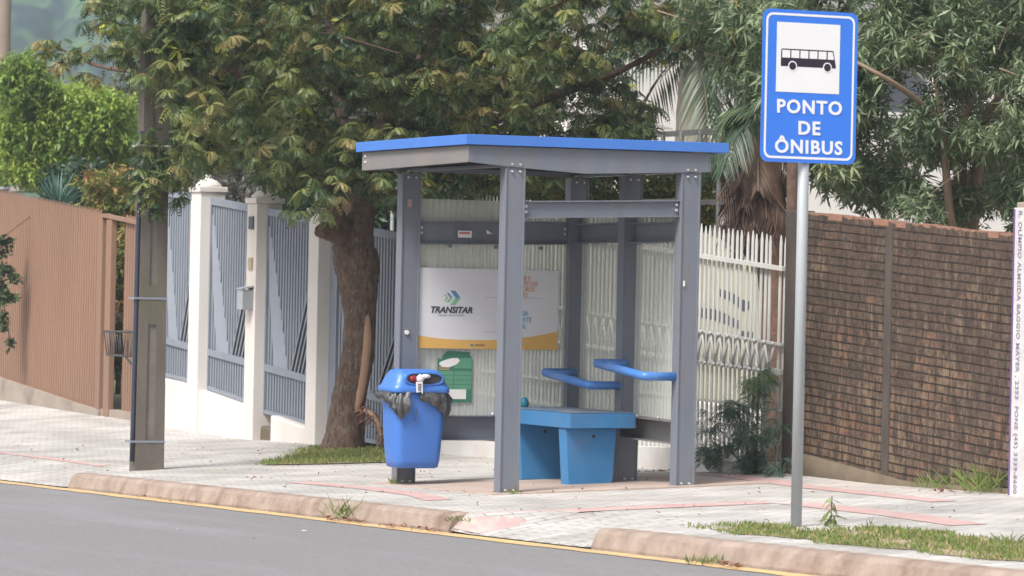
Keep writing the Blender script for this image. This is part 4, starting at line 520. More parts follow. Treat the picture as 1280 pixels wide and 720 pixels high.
# stickers
mb=MB(); mb.box(.39,.505,1.8236,1.8240,1.862,1.914); s=mb.build('sticker',M['white'],sh,'small white and red sticker on the dark top rail')
mb=MB(); mb.box(.4,.49,1.8228,1.8232,1.888,1.905); mb.build('sticker_print',mat('sticker_red',(.55,.2,.18),(.5,.15,.14)),s).location=(0,0,0)
mb=MB(); mb.poly([(.63,1.8234,1.895),(.68,1.8234,1.895),(.63,1.8234,1.925)]); mb.build('sticker',M['white'],sh)
mb=MB(); mb.box(-.035,.0,1.8206,1.8212,2.08,2.14); mb.build('sticker',mat('faded_red',(.5,.3,.28),(.45,.27,.25)),sh)
mb=MB(); mb.tube([(-.02,1.828,1.13),(-.02,1.815,1.13)],.018,10); mb.build('sticker',M['white'],sh)

mb=MB(); mb.box(1.365,1.38,-.0535,-.0512,1.52,1.56); mb.build('sticker',M['white'],sh)
# ---------------- banner and torn notice on the back panel
bn=thing('banner','wide white transport banner with orange curved foot behind the left bay panel','poster',(.67,1.85,1.3))
mb=MB(); mb.box(.085,1.258,1.846,1.850,1.012,1.625); mb.build('sheet',mat('banner_white',(.62,.62,.65),(.66,.66,.69),.45,2),bn)
pts=[(.085,1.8445,1.012),(1.258,1.8445,1.012)]
top=[]
for i in range(21):
    t=i/20; x=1.258-(1.258-.085)*t; z=1.08+.075*max(0,(x-.6)/.658)**2+.03*max(0,(.45-x)/.365)**2; top.append((x,1.8445,z))
mb=MB(); mb.prism(pts+top,(0,.0008,0)); mb.build('orange_foot',mat('banner_orange',(.68,.4,.1),(.62,.37,.12),.45,3),bn)
tg=mat('logo_green',(.2,.45,.25),(.22,.5,.28)); tb=mat('logo_blue',(.08,.2,.4),(.1,.24,.45)); to=mat('text_orange',(.62,.33,.2),(.62,.33,.2)); tb2=mat('text_blue',(.15,.4,.62),(.15,.4,.62)); td=mat('text_dark',(.05,.055,.07),(.05,.05,.06)); tgr=mat('text_grey',(.42,.42,.45),(.42,.42,.45))
def chev(x,z,w,h,t):   # ">" shape pieces, upper and lower half
    a=[(x,1.8442,z+h),(x+t,1.8442,z+h),(x+w+t,1.8442,z),(x+w,1.8442,z)]
    b=[(x,1.8442,z-h),(x+t,1.8442,z-h),(x+w+t,1.8442,z),(x+w,1.8442,z)]
    return a,b
for k,(x,z,w,h,t,m1,m2) in enumerate([(.345,1.4,.045,.055,.042,tb,tg),(.315,1.4,.03,.036,.018,tb,tg),(.295,1.4,.02,.024,.012,tg,tg)]):
    a,b=chev(x,z,w,h,t)
    mb=MB(); mb.prism(a,(0,.0004,0)); mb.build('logo_mark',m1,bn); mb=MB(); mb.prism([Vector(q)+Vector((0,-.0002,0)) for q in b],(0,.0004,0)); mb.build('logo_mark',m2,bn)
text('lettering','TRANSITAR',.066,facing_front(.355,1.8438,1.305),td,bn,bold=.0022,shear=.25,sx=1.02)
text('small_print','Transporte   Trânsito   Cidadania',.017,facing_front(.355,1.8438,1.268),tgr,bn,sx=.95)
text('orange_text','GRADE E',.046,facing_front(.86,1.8438,1.56),to,bn,bold=.0012,align='LEFT',sx=.85)
for s_,z_ in (('HORÁRIOS DO',1.517),('TRANSPORTE',1.474),('COLETIVO',1.431)):
    text('orange_text',s_,.046,facing_front(.795,1.8438,z_),to,bn,bold=.0012,align='LEFT',sx=.92)
for s_,z_ in (('OUVIDORIA',1.29),('TRANSPORTE',1.24),('MUNICIPAL',1.19)):
    text('blue_text',s_,.05,facing_front(.77,1.8438,z_),tb2,bn,bold=.0012,align='LEFT',sx=.86)
for x0,x1,z_ in ((.63,1.12,1.405),(.63,.95,1.14)):
    mb=MB(); mb.box(x0,x1,1.8436,1.844,z_,z_+.004); mb.build('rule_line',tgr,bn)
text('small_print','CASCAVEL',.02,facing_front(.6,1.8436,1.04),td,bn,sx=.9)
mb=MB(); mb.box(.525,.545,1.8432,1.8436,1.03,1.05); mb.build('crest',tb,bn)

nt=thing('torn_notice','torn green paper notice stuck below the white banner','poster',(.41,1.86,.8))
g1=mat('notice_green',(.04,.17,.11),(.055,.21,.13),.6,8); g2=mat('notice_green_light',(.1,.28,.18),(.12,.32,.2),.6,8)
pts=[(.262,.6),(.556,.6),(.556,.93),(.54,.955),(.528,.965),(.53,.99),(.5,.985),(.36,.995),(.33,.985),(.315,.965),(.3,.935),(.285,.93),(.262,.938)]
mb=MB(); mb.prism([(x,1.870,z) for x,z in pts],(0,.001,0)); mb.build('sheet',g1,nt)
for x0,x1,z0,z1 in ((.268,.395,.7,.84),(.403,.55,.7,.84),(.403,.55,.86,.94)):
    mb=MB(); mb.box(x0,x1,1.8692,1.8697,z0,z1); mb.build('printed_box',g2,nt)
for zz in (.735,.77,.805):
    mb=MB(); mb.box(.275,.545,1.8686,1.869,zz,zz+.004); mb.build('printed_line',g1,nt)
mb=MB(); mb.box(.32,.505,1.8680,1.8685,.625,.7); mb.build('white_label',M['white'],nt)
for zz in (.85,.865): 
    mb=MB(); mb.box(.275,.36,1.8686,1.869,zz,zz+.007); mb.build('printed_line',to,nt)
mb=MB(); ang=[(.275,.89),(.3,.872),(.36,.868),(.4,.882),(.43,.898),(.448,.92),(.43,.94),(.38,.938),(.34,.928),(.3,.915),(.28,.905)]
mb.prism([(x,1.8682,z) for x,z in ang],(0,.0006,0)); mb.build('torn_patch',M['white'],nt)

# ---------------- bench
bz=ZG(1.02,1.2)+.012
be=thing('bench','pale blue concrete bench with a worn top under the shelter','bench',(1.02,1.2,bz))
def leg(y0,y1,xa,xb):
    mb=MB(); zb=.02; zt=.447
    def f(v):
        t=(v.z-zb)/(zt-zb); cx=(xa+xb)/2; hw=(xb-xa)/2+.03*t
        return (cx+(hw if v.x>cx else -hw),v.y,v.z)
    mb.box(xa,xb,y0,y1,zb,zt,fn=f,bev=.006); l=mb.build('leg',M['bench'],be)
    mb=MB(); mb.tube([((xa+xb)/2+.02,y0+.004,.39),((xa+xb)/2+.02,y0-.0015,.39)],.014,10); mb.build('bolt_hole',M['hole_shade'],l).location=(0,0,0)
leg(.7,.83,.83,1.19); leg(1.63,1.76,.88,1.22)
mb=MB(); mb.box(.785,1.33,.6,1.86,.45,.56,bev=.006,fn=lambda v:(v.x,v.y,v.z+.01*(v.x-.8)+.004*(v.y-.6))); slab=mb.build('seat',M['bench'],be)
mb=MB(); 
pp=[]
for i in range(24): pp.append((.787+max(0,.02*math.sin(i*1.7)+.012),.62+i*.053,0))
top=[(x,y) for x,y,_ in pp]; 
vs=[(x,y,.5625+.01*(x-.8)+.004*(y-.6)+.0035) for x,y in top]+[(1.325,1.85,.5625+.0053+.005+.0035),(1.325,.605,.5625+.0053+.0035)]
mb.prism(vs,(0,0,-.002)); mb.build('worn_top',M['benchtop'],be)
mb=MB(); mb.sphere((.93,1.72,.603),.045,12,8,sc=(.8,.8,1.0),rng=random.Random(2),rough=.06)
tag(mb.build('plastic_bundle',mat('teal_plastic',(.01,.16,.24),(.02,.22,.3),.4,8)),'small teal bundle at the far end of the blue bench','bundle')

# ---------------- litter bin on the left post
bn2=thing('litter_bin','blue plastic litter bin hung on the left shelter post, black liner folded over its rim','litter bin',(-.03,1.62,.1))
cx,cy=-.035,1.63
def rr(w,d,z,n=5,r=.06,cx=cx,cy=cy):
    pts=[]
    for sx,sy,a0 in ((1,1,0),(-1,1,90),(-1,-1,180),(1,-1,270)):
        for k in range(n):
            a=R(a0+90*k/(n-1)); pts.append((cx+sx*(w/2-r)+r*math.cos(a),cy+sy*(d/2-r)+r*math.sin(a),z))
    return pts
mb=MB(); mb.loft([rr(.30,.22,.112,r=.04),rr(.345,.25,.12,r=.05),rr(.37,.265,.17,r=.06),rr(.385,.28,.26),rr(.405,.30,.45),rr(.42,.32,.66),rr(.43,.33,.7)]); mb.build('body',M['binblue'],bn2)
# lid: dome with a wide mouth; the mouth is a near-black plug painted as inner shade, with a raised rim
mb=MB(); mb.loft([rr(.47,.36,.680,r=.07),rr(.48,.365,.69,r=.07),rr(.475,.36,.722,r=.07),rr(.44,.33,.742,r=.07),rr(.42,.31,.77,r=.07),rr(.385,.27,.812,r=.07),rr(.345,.22,.846,r=.06),rr(.28,.15,.856,r=.05)])
lidb=mb.build('lid',M['binblue'],bn2)
def mouth(y,sx,sz,off=(0,0)):
    pts=[]
    for k in range(28):
        a=2*math.pi*k/28; c,s=math.cos(a),math.sin(a)
        pts.append((cx+.012+off[0]+sx*math.copysign(abs(c)**.65,c),y,.786+off[1]+sz*math.copysign(abs(s)**.75,s)))
    return pts
mb=MB(); mb.loft([mouth(cy-.175,.15,.044),mouth(cy-.175,.143,.039)],caps=False); mb.loft([mouth(cy-.1,.165,.052),mouth(cy-.172,.165,.052),mouth(cy-.176,.157,.047),mouth(cy-.172,.145,.039),mouth(cy-.16,.143,.038)],caps=False)
mb.build('mouth_rim',M['binblue'],bn2)
mb=MB(); mb.prism(mouth(cy-.163,.144,.0385),(0,.05,0)); mb.build('mouth_shade',M['hole_shade'],bn2)
# liner bag folded over: two skirts, ragged lower hem
def skirt(u0,u1,depthf,seed,back=False):
    r=random.Random(seed); n=26; rings=[]
    mb=MB(); rows=9; V=[]
    for j in range(rows):
        t=j/(rows-1); row=[]
        for i in range(n):
            u=u0+(u1-u0)*i/(n-1); a=u
            dep=depthf(i/(n-1)); z=.69-dep*t
            w=.235+.035*math.sin(t*math.pi*.9)+.012*math.sin(i*1.9+seed)+.008*math.sin(i*3.7+j*1.3)
            d=.185+.03*math.sin(t*math.pi*.9)+.012*math.sin(i*1.5+seed*2)+.008*math.sin(i*2.9+j)
            c,s=math.cos(a),math.sin(a)
            row.append(mb.bm.verts.new((cx+w*math.copysign(abs(c)**.6,c),cy+d*math.copysign(abs(s)**.6,s),z+r.uniform(-.006,.006))))
        V.append(row)
    for j in range(rows-1):
        for i in range(n-1):
            f=mb.bm.faces.new((V[j][i],V[j][i+1],V[j+1][i+1],V[j+1][i])); f.smooth=True
    return mb.build('liner_bag',M['bag'],bn2)
skirt(R(150),R(253),lambda t:.06+.15*min(1,max(0,1-abs(t-.82)/.5)),1)
skirt(R(268),R(400),lambda t:.05+.15*min(1,max(0,1-abs(t-.36)/.42)),2)
mb=MB(); mb.tube([(cx-.055,cy-.18,.56),(cx-.056,cy-.176,.5),(cx-.057,cy-.172,.47)],[.006,.004,.002],6); mb.build('liner_tail',M['bag'],bn2)
mb=MB(); mb.box(cx-.1,cx+.1,cy+.135,1.822,.55,.6); mb.build('bracket',M['iron'],bn2)
mb=MB(); mb.sphere((cx-.075,cy-.165,.787),.03,10,7,sc=(1.2,.7,.9),rng=random.Random(4),rough=.1); tag(mb.build('food_wrapper',mat('dark_red_wrap',(.2,.015,.025),(.3,.03,.04),.4,9)),'dark red wrapper at the left of the bin mouth','litter')
mb=MB(); rg=random.Random(6); mb.sphere((cx-.03,cy-.19,.79),.032,12,8,sc=(1,.7,.95),rng=rg,rough=.12); mb.sphere((cx+.015,cy-.188,.806),.03,12,8,sc=(1.3,.6,.55),rng=rg,rough=.12)
tag(mb.build('crumpled_paper',mat('crumpled_white',(.75,.72,.78),(.6,.58,.66),.7,20)),'crumpled white paper stuck in the bin mouth','litter')
pr=thing('paper_strip','white paper strip with black print hanging from the bin mouth','litter',(cx-.045,cy-.2,.7))
mb=MB(); mb.prism([(cx-.075,cy-.212,.765),(cx-.02,cy-.212,.765),(cx-.018,cy-.214,.67),(cx-.03,cy-.214,.69),(cx-.07,cy-.214,.685)],(0,.002,0)); mb.build('sheet',M['plate'],pr)
for (dx,dz,a) in ((0,0,.6),(0,0,-.6),(.0,.02,.5),(0,.02,-.5),(0,-.02,.7),(0,-.02,-.7)):
    mb=MB(); c=Vector((cx-.046+dx,cy-.2155,.725+dz)); d=Vector((math.cos(a)*.016,0,math.sin(a)*.014)); mb.tube([c-d,c+d],.0022,5); mb.build('print_mark',M['black'],pr)

# ---------------- bus stop sign
sy=-4.86
sg=thing('bus_stop_sign','blue bus stop sign with a white bus picture on a galvanised pole','sign',(-.31,sy,ZG(-.31,sy)))
mb=MB(); mb.tube([(-.309,sy,ZG(-.31,sy)-.05),(-.309,sy,3.12)],.034,20); mb.build('pole',M['galv'],sg)
def rrect(x0,x1,z0,z1,r,y,n=7):
    pts=[]
    for cx_,cz_,a0 in ((x1-r,z1-r,0),(x0+r,z1-r,90),(x0+r,z0+r,180),(x1-r,z0+r,270)):
        for k in range(n):
            a=R(a0+90*k/(n-1)); pts.append((cx_+r*math.cos(a),y,cz_+r*math.sin(a)))
    return pts
X0,X1,Z0,Z1=-.632,.024,2.262,3.182
yf=sy-.045
mb=MB(); mb.prism(rrect(X0,X1,Z0,Z1,.05,yf),(0,.003,0)); plate=mb.build('plate',M['signblue'],sg)
b_=MB(); o_=rrect(X0+.022,X1-.022,Z0+.022,Z1-.022,.045,yf-.0012); i_=rrect(X0+.036,X1-.036,Z0+.036,Z1-.036,.034,yf-.0012)
for k in range(len(o_)):
    k2=(k+1)%len(o_); b_.bm.faces.new([b_.bm.verts.new(p) for p in (o_[k],o_[k2],i_[k2],i_[k])])
bmesh.ops.remove_doubles(b_.bm,verts=b_.bm.verts,dist=1e-5)
b_.build('border_line',M['plate'],plate).location=(0,0,0)
mb=MB(); mb.box(-.535,-.1,yf-.0016,yf-.0006,2.685,3.105); mb.build('picture_field',M['plate'],plate).location=(0,0,0)
bus=[(-.505,2.84),(-.125,2.84),(-.128,2.863),(-.145,2.943),(-.15,2.946),(-.498,2.946),(-.505,2.938)]
mb=MB(); mb.prism([(x,yf-.0024,z) for x,z in bus],(0,.0006,0)); mb.build('bus_picture',M['black'],plate).location=(0,0,0)
for i in range(5):
    x=-.497+i*.0625; mb=MB(); mb.box(x,x+.054,yf-.003,yf-.0026,2.892,2.938); mb.build('bus_picture',M['plate'],plate).location=(0,0,0)
mb=MB(); mb.prism([(-.184,yf-.003,2.892),(-.14,yf-.003,2.892),(-.151,yf-.003,2.938),(-.184,yf-.003,2.938)],(0,.0004,0)); mb.build('bus_picture',M['plate'],plate).location=(0,0,0)
for x in (-.425,-.185):
    for r_,yy_,m_ in ((.031,.0034,'plate'),(.0235,.0042,'black')):
        mb=MB(); mb.tube([(x,yf-yy_,2.843),(x,yf-yy_+.0006,2.843)],r_,20); mb.build('bus_picture',M[m_],plate).location=(0,0,0)
for s_,z_,w_ in (('PONTO',2.595,1.06),('DE',2.468,1.06),('ÔNIBUS',2.342,1.06)):
    t=text('lettering',s_,.112,facing_front(-.302,yf-.002,z_-(.0 if s_!='ÔNIBUS' else -.012)),M['plate'],plate,bold=.0032,sx=w_,space=1.14); t.location=(0,0,0)

# ---------------- utility pole
ux,uy=-.62,5.93
up_=thing('utility_pole','weathered concrete utility pole with recessed panels beside the kerb','utility pole',(ux,uy,ZG(ux,uy)),'utility poles along the street')
def polebox(z): t=z/9; return .128-.04*t,.075-.02*t
mb=MB(); zb=ZG(ux,uy)-.05
ring=lambda z,e=0:[(ux-polebox(z)[0]-e,uy-polebox(z)[1]-e,z),(ux+polebox(z)[0]+e,uy-polebox(z)[1]-e,z),(ux+polebox(z)[0]+e,uy+polebox(z)[1]+e,z),(ux-polebox(z)[0]-e,uy+polebox(z)[1]+e,z)]
# body with recessed panels on the two faces we can see: web core + corner flanges + bridges
core=MB(); core.loft([[(ux-polebox(z)[0]+.02,uy-polebox(z)[1]+.018,z),(ux+polebox(z)[0]-.02,uy-polebox(z)[1]+.018,z),(ux+polebox(z)[0]-.02,uy+polebox(z)[1]-.018,z),(ux-polebox(z)[0]+.02,uy+polebox(z)[1]-.018,z)] for z in (zb,9)],smooth=False)
core.build('recess',M['pole_rec'],up_)
fl=MB()
for sx in (-1,1):
    rr_=[]
    for z in (zb,9):
        w,d=polebox(z); x0,x1=sorted((ux+sx*w,ux+sx*(w-.085))); rr_.append([(x0,uy-d,z),(x1,uy-d,z),(x1,uy+d,z),(x0,uy+d,z)])
    fl.loft(rr_,smooth=False)
for z0,z1 in ((zb,.12),(1.12,1.45),(3.1,3.3),(4.5,4.7)):
    w,d=polebox((z0+z1)/2); fl.box(ux-w+.069,ux+w-.069,uy-d+.001,uy+d-.001,z0,z1)
fl.build('shaft',M['pole'],up_)
mb=MB(); pts=[]
for z in lin(zb+.12,2.75,10): pts.append((ux-.150+.006*z,uy-.05,z))
mb.tube(pts,.018,10); mb.build('conduit',M['navy'],up_)
for z,m_ in ((.12,'gatelight'),(1.33,'gatelight'),(2.62,'white')):
    mb=MB(); w,d=polebox(z); mb.box(ux-w-.045,ux+w+.004,uy-d-.004,uy+d+.004,z,z+.018); mb.build('strap',M[m_],up_)

# ---------------- property line walls and fences (plane X = 2.75)
W=2.75
# brown corrugated metal fence
bf=thing('brown_metal_fence','brown ribbed metal fence on a stained concrete footing at the left','fence',(W,19,ZG(W,19)))
def bt_(y): return 2.281+(y-17.1)*.075
def bb_(y): return .03+(y-17.06)*.0745 if y>17.06 else .03-(17.06-y)*.01
def ribs(ya,yb,name,tf,bf_):
    mb=MB(); p=.085; n=int((yb-ya)/p); prof=[]
    for i in range(n+1):
        y=ya+i*p
        for dy,dx in ((0,0),(.05,0),(.054,.016),(.081,.016)): 
            if y+dy<=yb: prof.append((y+dy,dx))
    lo=[mb.bm.verts.new((W+dx,y,bf_(y))) for y,dx in prof]; hi=[mb.bm.verts.new((W+dx,y,tf(y)-(.03 if dx else 0))) for y,dx in prof]
    for k in range(len(prof)-1): mb.bm.faces.new((lo[k],lo[k+1],hi[k+1],hi[k]))
    return mb
m1=ribs(17.06,25.5,'x',bt_,bb_); mb=m1
for i in range(99):
    y=17.08+i*.085
    mb.prism([(W-.004,y,bt_(y)-.02),(W-.004,y+.03,bt_(y)-.02),(W-.004,y+.026,bt_(y)+.03),(W-.004,y+.004,bt_(y)+.03)],(.01,0,0))
o=mb.build('ribbed_panel',M['brownfence'],bf)
mb=MB(); mb.box(W-.06,W+.1,16.98,26,0,0,fn=lambda v:(v.x,v.y,(bb_(v.y)+.0) if v.z==v.z and False else v.z)) if False else None
mb=MB(); ysq=lin(16.9,26,12)
mb.loft([[(W-.05,y,ZG(W,y)-.1),(W-.05,y,bb_(y)+.01),(W+.12,y,bb_(y)+.01),(W+.12,y,ZG(W,y)-.1)] for y in ysq],smooth=False); mb.build('footing',M['conc'],bf)
mb=MB(); mb.box(W-.03,W+.06,16.95,17.06,ZG(W,17)-.05,2.25,bev=.008); mb.build('fence_post',M['brownfence'],bf)
bg_=thing('brown_metal_gate','narrow brown ribbed gate between the fence post and the concrete pole','gate',(W,16,ZG(W,16)))
m1=ribs(14.98,16.3,'x',lambda y:2.25+(y-16.3)*.08,lambda y:.05); o=m1.build('ribbed_panel',M['brownfence'],bg_)
mb=MB(); mb.box(W-.04,W+.04,14.98,16.95,0,.04,fn=lambda v:(v.x,v.y,v.z+2.17+(v.y-16.3)*.08)); mb.build('top_bar',M['brownfence'],bg_)
mb=MB(); mb.box(W-.035,W+.035,16.62,16.8,ZG(W,16.8)-.02,2.19,bev=.008); mb.build('gate_post',M['brownfence'],bg_)
mb=MB(); mb.box(W-.02,W+.1,14.9,16.9,-.3,.055); mb.build('sill',M['conc'],bg_)

# grey railings with white pillars
gf=thing('grey_railing_wall','white pillared wall with grey railing panels behind the concrete pole','fence',(W,12,ZG(W,12)))
def gtop(y): return 2.061+(y-9.26)*.079
def gmid(y): return .536+(y-10.38)*.0735
def panel(ya,yb,zb_f,parent,name='railing_panel',lower_full=True,tf=gtop,mf=gmid,swoosh=True,x=W+.01):
    """ya<yb ; bars run vertically; a plain plate sweeps down across the bars; a fan of raking bars in the near corner"""
    frame=MB(); L=yb-ya
    frame.prism([(x-.02,ya,tf(ya)-.075),(x-.02,yb,tf(yb)-.075),(x-.02,yb,tf(yb)),(x-.02,ya,tf(ya))],(.04,0,0))
    frame.prism([(x-.021,ya,mf(ya)-.035),(x-.021,yb,mf(yb)-.035),(x-.021,yb,mf(yb)+.035),(x-.021,ya,mf(ya)+.035)],(.042,0,0))
    frame.prism([(x-.019,ya,zb_f(ya)),(x-.019,yb,zb_f(yb)),(x-.019,yb,zb_f(yb)+.04),(x-.019,ya,zb_f(ya)+.04)],(.038,0,0))
    for y in (ya,yb-.03): frame.box(x-.0205,x+.0205,y,y+.03,0,1,fn=lambda v:(v.x,v.y,(zb_f(v.y)+.02 if v.z<.5 else tf(v.y)-.01)))
    o=frame.build(name,M['gatelight'],parent)
    # backing sheet, leaving the fan opening
    sh_=MB(); yv=ya+.24; yt=yv+(yb-yv)*.42; zt=lambda y: mf(y)+.035
    hm=lambda y: tf(y)-.04
    fanh=.95; slope=fanh/(yt-yv); ztop_f=lambda y: min(zt(y)+slope*(yt-y),tf(y)-.1)
    sh_.prism([(x+.006,ya,ztop_f(ya)),(x+.006,yt,zt(yt)),(x+.006,yb,zt(yb)),(x+.006,yb,hm(yb)),(x+.006,ya,hm(ya))],(.004,0,0))
    sh_.prism([(x+.006,ya,zb_f(ya)+.02),(x+.006,yb,zb_f(yb)+.02),(x+.006,yb,mf(yb)),(x+.006,ya,mf(ya))],(.004,0,0))
    k=sh_.build('backing_or_gap_shade',M['gatedark'],o); k.location=(0,0,0)
    dk=MB(); dk.prism([(x+.012,ya,mf(ya)),(x+.012,yt+.05,mf(yt)),(x+.012,ya,ztop_f(ya)+.05)],(.004,0,0)); k=dk.build('backing_or_gap_shade',M['hole_shade'],o); k.location=(0,0,0)  # dark plate paints in the shaded gap behind the raking bars
    bars=MB(); p=.072; n=int(L/p)
    for i in range(1,n):
        y=ya+i*L/n
        lo=zt(y)-.01 if y>yt else ztop_f(y)
        bars.box(x-.003,x+.005,y-.02,y+.02,lo,tf(y)-.05)
        bars.box(x-.003,x+.005,y-.018,y+.018,zb_f(y)+.03,mf(y)-.03)
    k=bars.build('bars',M['gatelight'],o); k.location=(0,0,0)
    if swoosh:
        pl=MB(); left=[];right=[]
        H=lambda y: tf(y)-.08-zt(y)
        for i in range(13):
            t=i/12; z=.93-.93*t; Lv=yb-yv; yl=yb-Lv*(.015+.2*t**1.7); yr=yb-Lv*(.07+.48*t**.95)
            left.append((x-.0065,yl,zt(yl)+H(yl)*z)); 
            right.append((x-.0065,yr,zt(yr)+H(yr)*z)); 
            if i<12:
                z2=.93-.93*(i+1)/12; right.append((x-.0065,yr,zt(yr)+H(yr)*(z2+.015)))
        pl.prism(left+right[::-1],(.0025,0,0)); k=pl.build('curved_plate',M['gatemid'],o); k.location=(0,0,0)
    fan=MB()
    for i in range(12):
        y0=yt-.03-i*.095; zt0=zt(y0)-.01
        if y0<ya+.05: break
        y1=ya+.01 if zt0+(y0-ya)*slope<tf(ya)-.15 else ya+.01
        fan.prism([(x-.004,y0,zt0),(x-.004,y0+.032,zt0),(x-.004,y1,min(zt0+(y0+.032-y1)*slope,tf(ya)-.08)),(x-.004,y1,min(zt0+(y0-y1)*slope,tf(ya)-.12))],(.01,0,0))
    k=fan.build('raking_bars',M['gatelight'],o); k.location=(0,0,0)
    return o
def plinth(ya,yb,f,parent,xo=-.09,m='wallwhite'):
    mb=MB(); mb.loft([[(W+xo,y,ZG(W,y)-.15),(W+xo,y,f(y)-.02),(W+xo+.012,y,f(y)),(W+.2,y,f(y)),(W+.2,y,ZG(W,y)-.15)] for y in lin(ya,yb,8)],smooth=False); return mb.build('plinth',M[m],parent)
def pillar(yc,zt,parent,ornate,w=.2):
    mb=MB(); x0,x1=W-.12,W+.16; y0,y1=yc-w/2,yc+w/2
    mb.box(x0,x1,y0,y1,ZG(W,yc)-.1,zt-.08,bev=.008)
    p=mb.build('pillar',M['wallwhite'],parent)
    c=MB(); cx_=(x0+x1)/2
    c.box(x0-.02,x1+.02,y0-.02,y1+.02,zt-.079,zt-.02,bev=.01)
    if ornate:
        prof=[(.15,zt-.019),(.145,zt+.0),(.115,zt+.03),(.09,zt+.05),(.06,zt+.06),(.05,zt+.075),(.06,zt+.09),(.055,zt+.105),(.03,zt+.115)]
        c.loft([[(cx_+r_*math.cos(R(a)),yc+r_*.85*math.sin(R(a)),z) for a in range(0,360,30)] for r_,z in prof])
    k=c.build('capital',M['wallwhite'],p); k.location=(0,0,0)
    return p
pillar(13.68,2.53,gf,True,.3); pillar(12.02,2.39,gf,True,.27); pillar(10.33,2.27,gf,False,.26); pillar(15.05,2.58,gf,False,.22)
pl1=lambda y: .366+(y-13.56)*.092
plinth(13.83,14.94,lambda y:.46+(y-14.78)*.053,gf); plinth(12.155,13.53,lambda y:.246+(y-12.24)*.092,gf); plinth(10.46,11.45,lambda y:.079+(y-10.4)*.09,gf,)
plinth(11.45,11.885,lambda y:.03+(y-11.45)*.05,gf,-.03,'footing')
panel(13.83,14.94,lambda y:.47+(y-14.78)*.053,gf); panel(12.155,13.53,lambda y:.255+(y-12.24)*.092,gf)
panel(10.46,11.885,lambda y:(.09+(y-10.4)*.06),gf)
# sliding gate right of the last pillar
gg=thing('grey_railing_gate','grey railing gate between the white pillar and the cream picket fence, behind the tree trunk','gate',(W,9.1,ZG(W,9)))
panel(8.05,10.0,lambda y:.0+(y-9.2)*.03,gg)
mb=MB(); mb.box(W+.09,W+.13,9.9,10.2,-.08,1.45); mb.build('edge_panel',M['navy'],gg)
mb=MB(); mb.box(W+.01,W+.05,10.02,10.2,-.05,2.13); mb.build('gate_frame',M['gatelight'],gg)
# letter box, intercom on second pillar
ib=thing('letter_box','grey metal letter box fixed to the middle white pillar','letter box',(W-.15,12.0,1.35))
mb=MB(); mb.box(W-.24,W-.121,11.93,12.08,1.23,1.43,bev=.008); mb.build('box',M['galv'],ib); mb=MB(); mb.prism([(W-.25,11.92,1.435),(W-.121,11.92,1.46),(W-.121,12.09,1.46),(W-.25,12.09,1.435)],(0,0,.012)); mb.build('flap',M['galv'],ib)
mb=MB(); mb.box(W-.14,W-.121,11.96,12.06,1.64,1.76,bev=.004); tag(mb.build('intercom',mat('intercom_brown',(.35,.3,.2),(.4,.35,.25))),'small brown intercom above the grey letter box','intercom')
mb=MB(); mb.box(W-.14,W-.121,11.95,12.07,2.05,2.18,bev=.004); tag(mb.build('meter_box',M['gatedark']),'small dark meter box near the top of the middle white pillar','meter box')
# raised iron basket for rubbish
kb=thing('iron_basket','black raised iron rubbish basket in front of the brown gate','basket',(2.4,14.5,ZG(2.4,14.5)))
def bk(y,x,z): return (x,y,z)
for z_,e in ((.95,.0),(.69,.03)):
    mb=MB(); x0,x1,y0,y1=2.25+e,2.5-e,14.85+e,15.45-e
    mb.tube([(x0,y0,z_),(x1,y0,z_),(x1,y1,z_),(x0,y1,z_),(x0,y0,z_)],.012,6); mb.build('ring',M['iron'],kb)
mb=MB()
for i in range(9):
    t=i/8; 
    for x_,xe in ((2.25,2.28),(2.5,2.47)): mb.tube([(x_,14.85+.6*t,.95),(xe,14.88+.54*t,.69)],.006,5)
for i in range(5):
    t=i/4
    for y_,ye in ((14.85,14.88),(15.45,15.42)): mb.tube([(2.25+.25*t,y_,.95),(2.28+.19*t,ye,.69)],.006,5)
mb.tube([(2.28,14.88,.69),(2.47,15.42,.69)],.008,5); mb.tube([(2.28,15.42,.69),(2.47,14.88,.69)],.008,5)
mb.build('bars',M['iron'],kb)
mb=MB(); mb.tube([(2.4,14.5,ZG(2.3,14.5)-.02),(2.4,14.5,.7)],.025,8); mb.build('leg',M['iron'],kb)
mb=MB(); mb.tube([(2.4,14.5,.42),(2.38,15.1,.685)],.012,6); mb.tube([(2.4,14.5,.69),(2.38,15.4,.69)],.012,6); mb.build('brace',M['iron'],kb)
mb=MB(); mb.box(W-.22,W-.1,14.98,15.1,ZG(W,15)-.02,.3,bev=.01); tag(mb.build('white_stub_wall',M['white']),'little white kerb block beside the foot of the concrete pole','block')

# white picket fence
pf=thing('picket_fence','cream white metal picket fence on a white plinth behind the bus shelter','fence',(W,4.4,ZG(W,4.4)))
def pt_(y): return 1.781+(y-2.38)*.0725
mb=MB(); p=.0775; n=int((7.75-1.0)/p)
rg=random.Random(8)
for i in range(n+1):
    y=1.0+i*p; zt=pt_(y)+.245+rg.uniform(-.012,.012); zb=.12+(y-1)*.02
    if 2.0>y>1.0 and i in (2,): continue
    x=W+.03; d=rg.uniform(-.004,.004)+(rg.uniform(-.03,.03) if y<1.8 else 0)
    tw=Vector((0,d,0))
    mb.box(x-.004,x+.004,y-.0165,y+.0165,zb,zt-.06,fn=lambda v:(v.x,v.y+(d if v.z>1 else 0),v.z))
    mb.loft([[(x-.004,y-.0165+d,zt-.0605),(x+.004,y-.0165+d,zt-.0605),(x+.004,y+.0165+d,zt-.0605),(x-.004,y+.0165+d,zt-.0605)],[(x-.003,y-.003+d,zt),(x+.003,y-.003+d,zt),(x+.003,y+.003+d,zt),(x-.003,y+.003+d,zt)]],smooth=False)
mb.build('pickets',M['picketwhite'],pf)
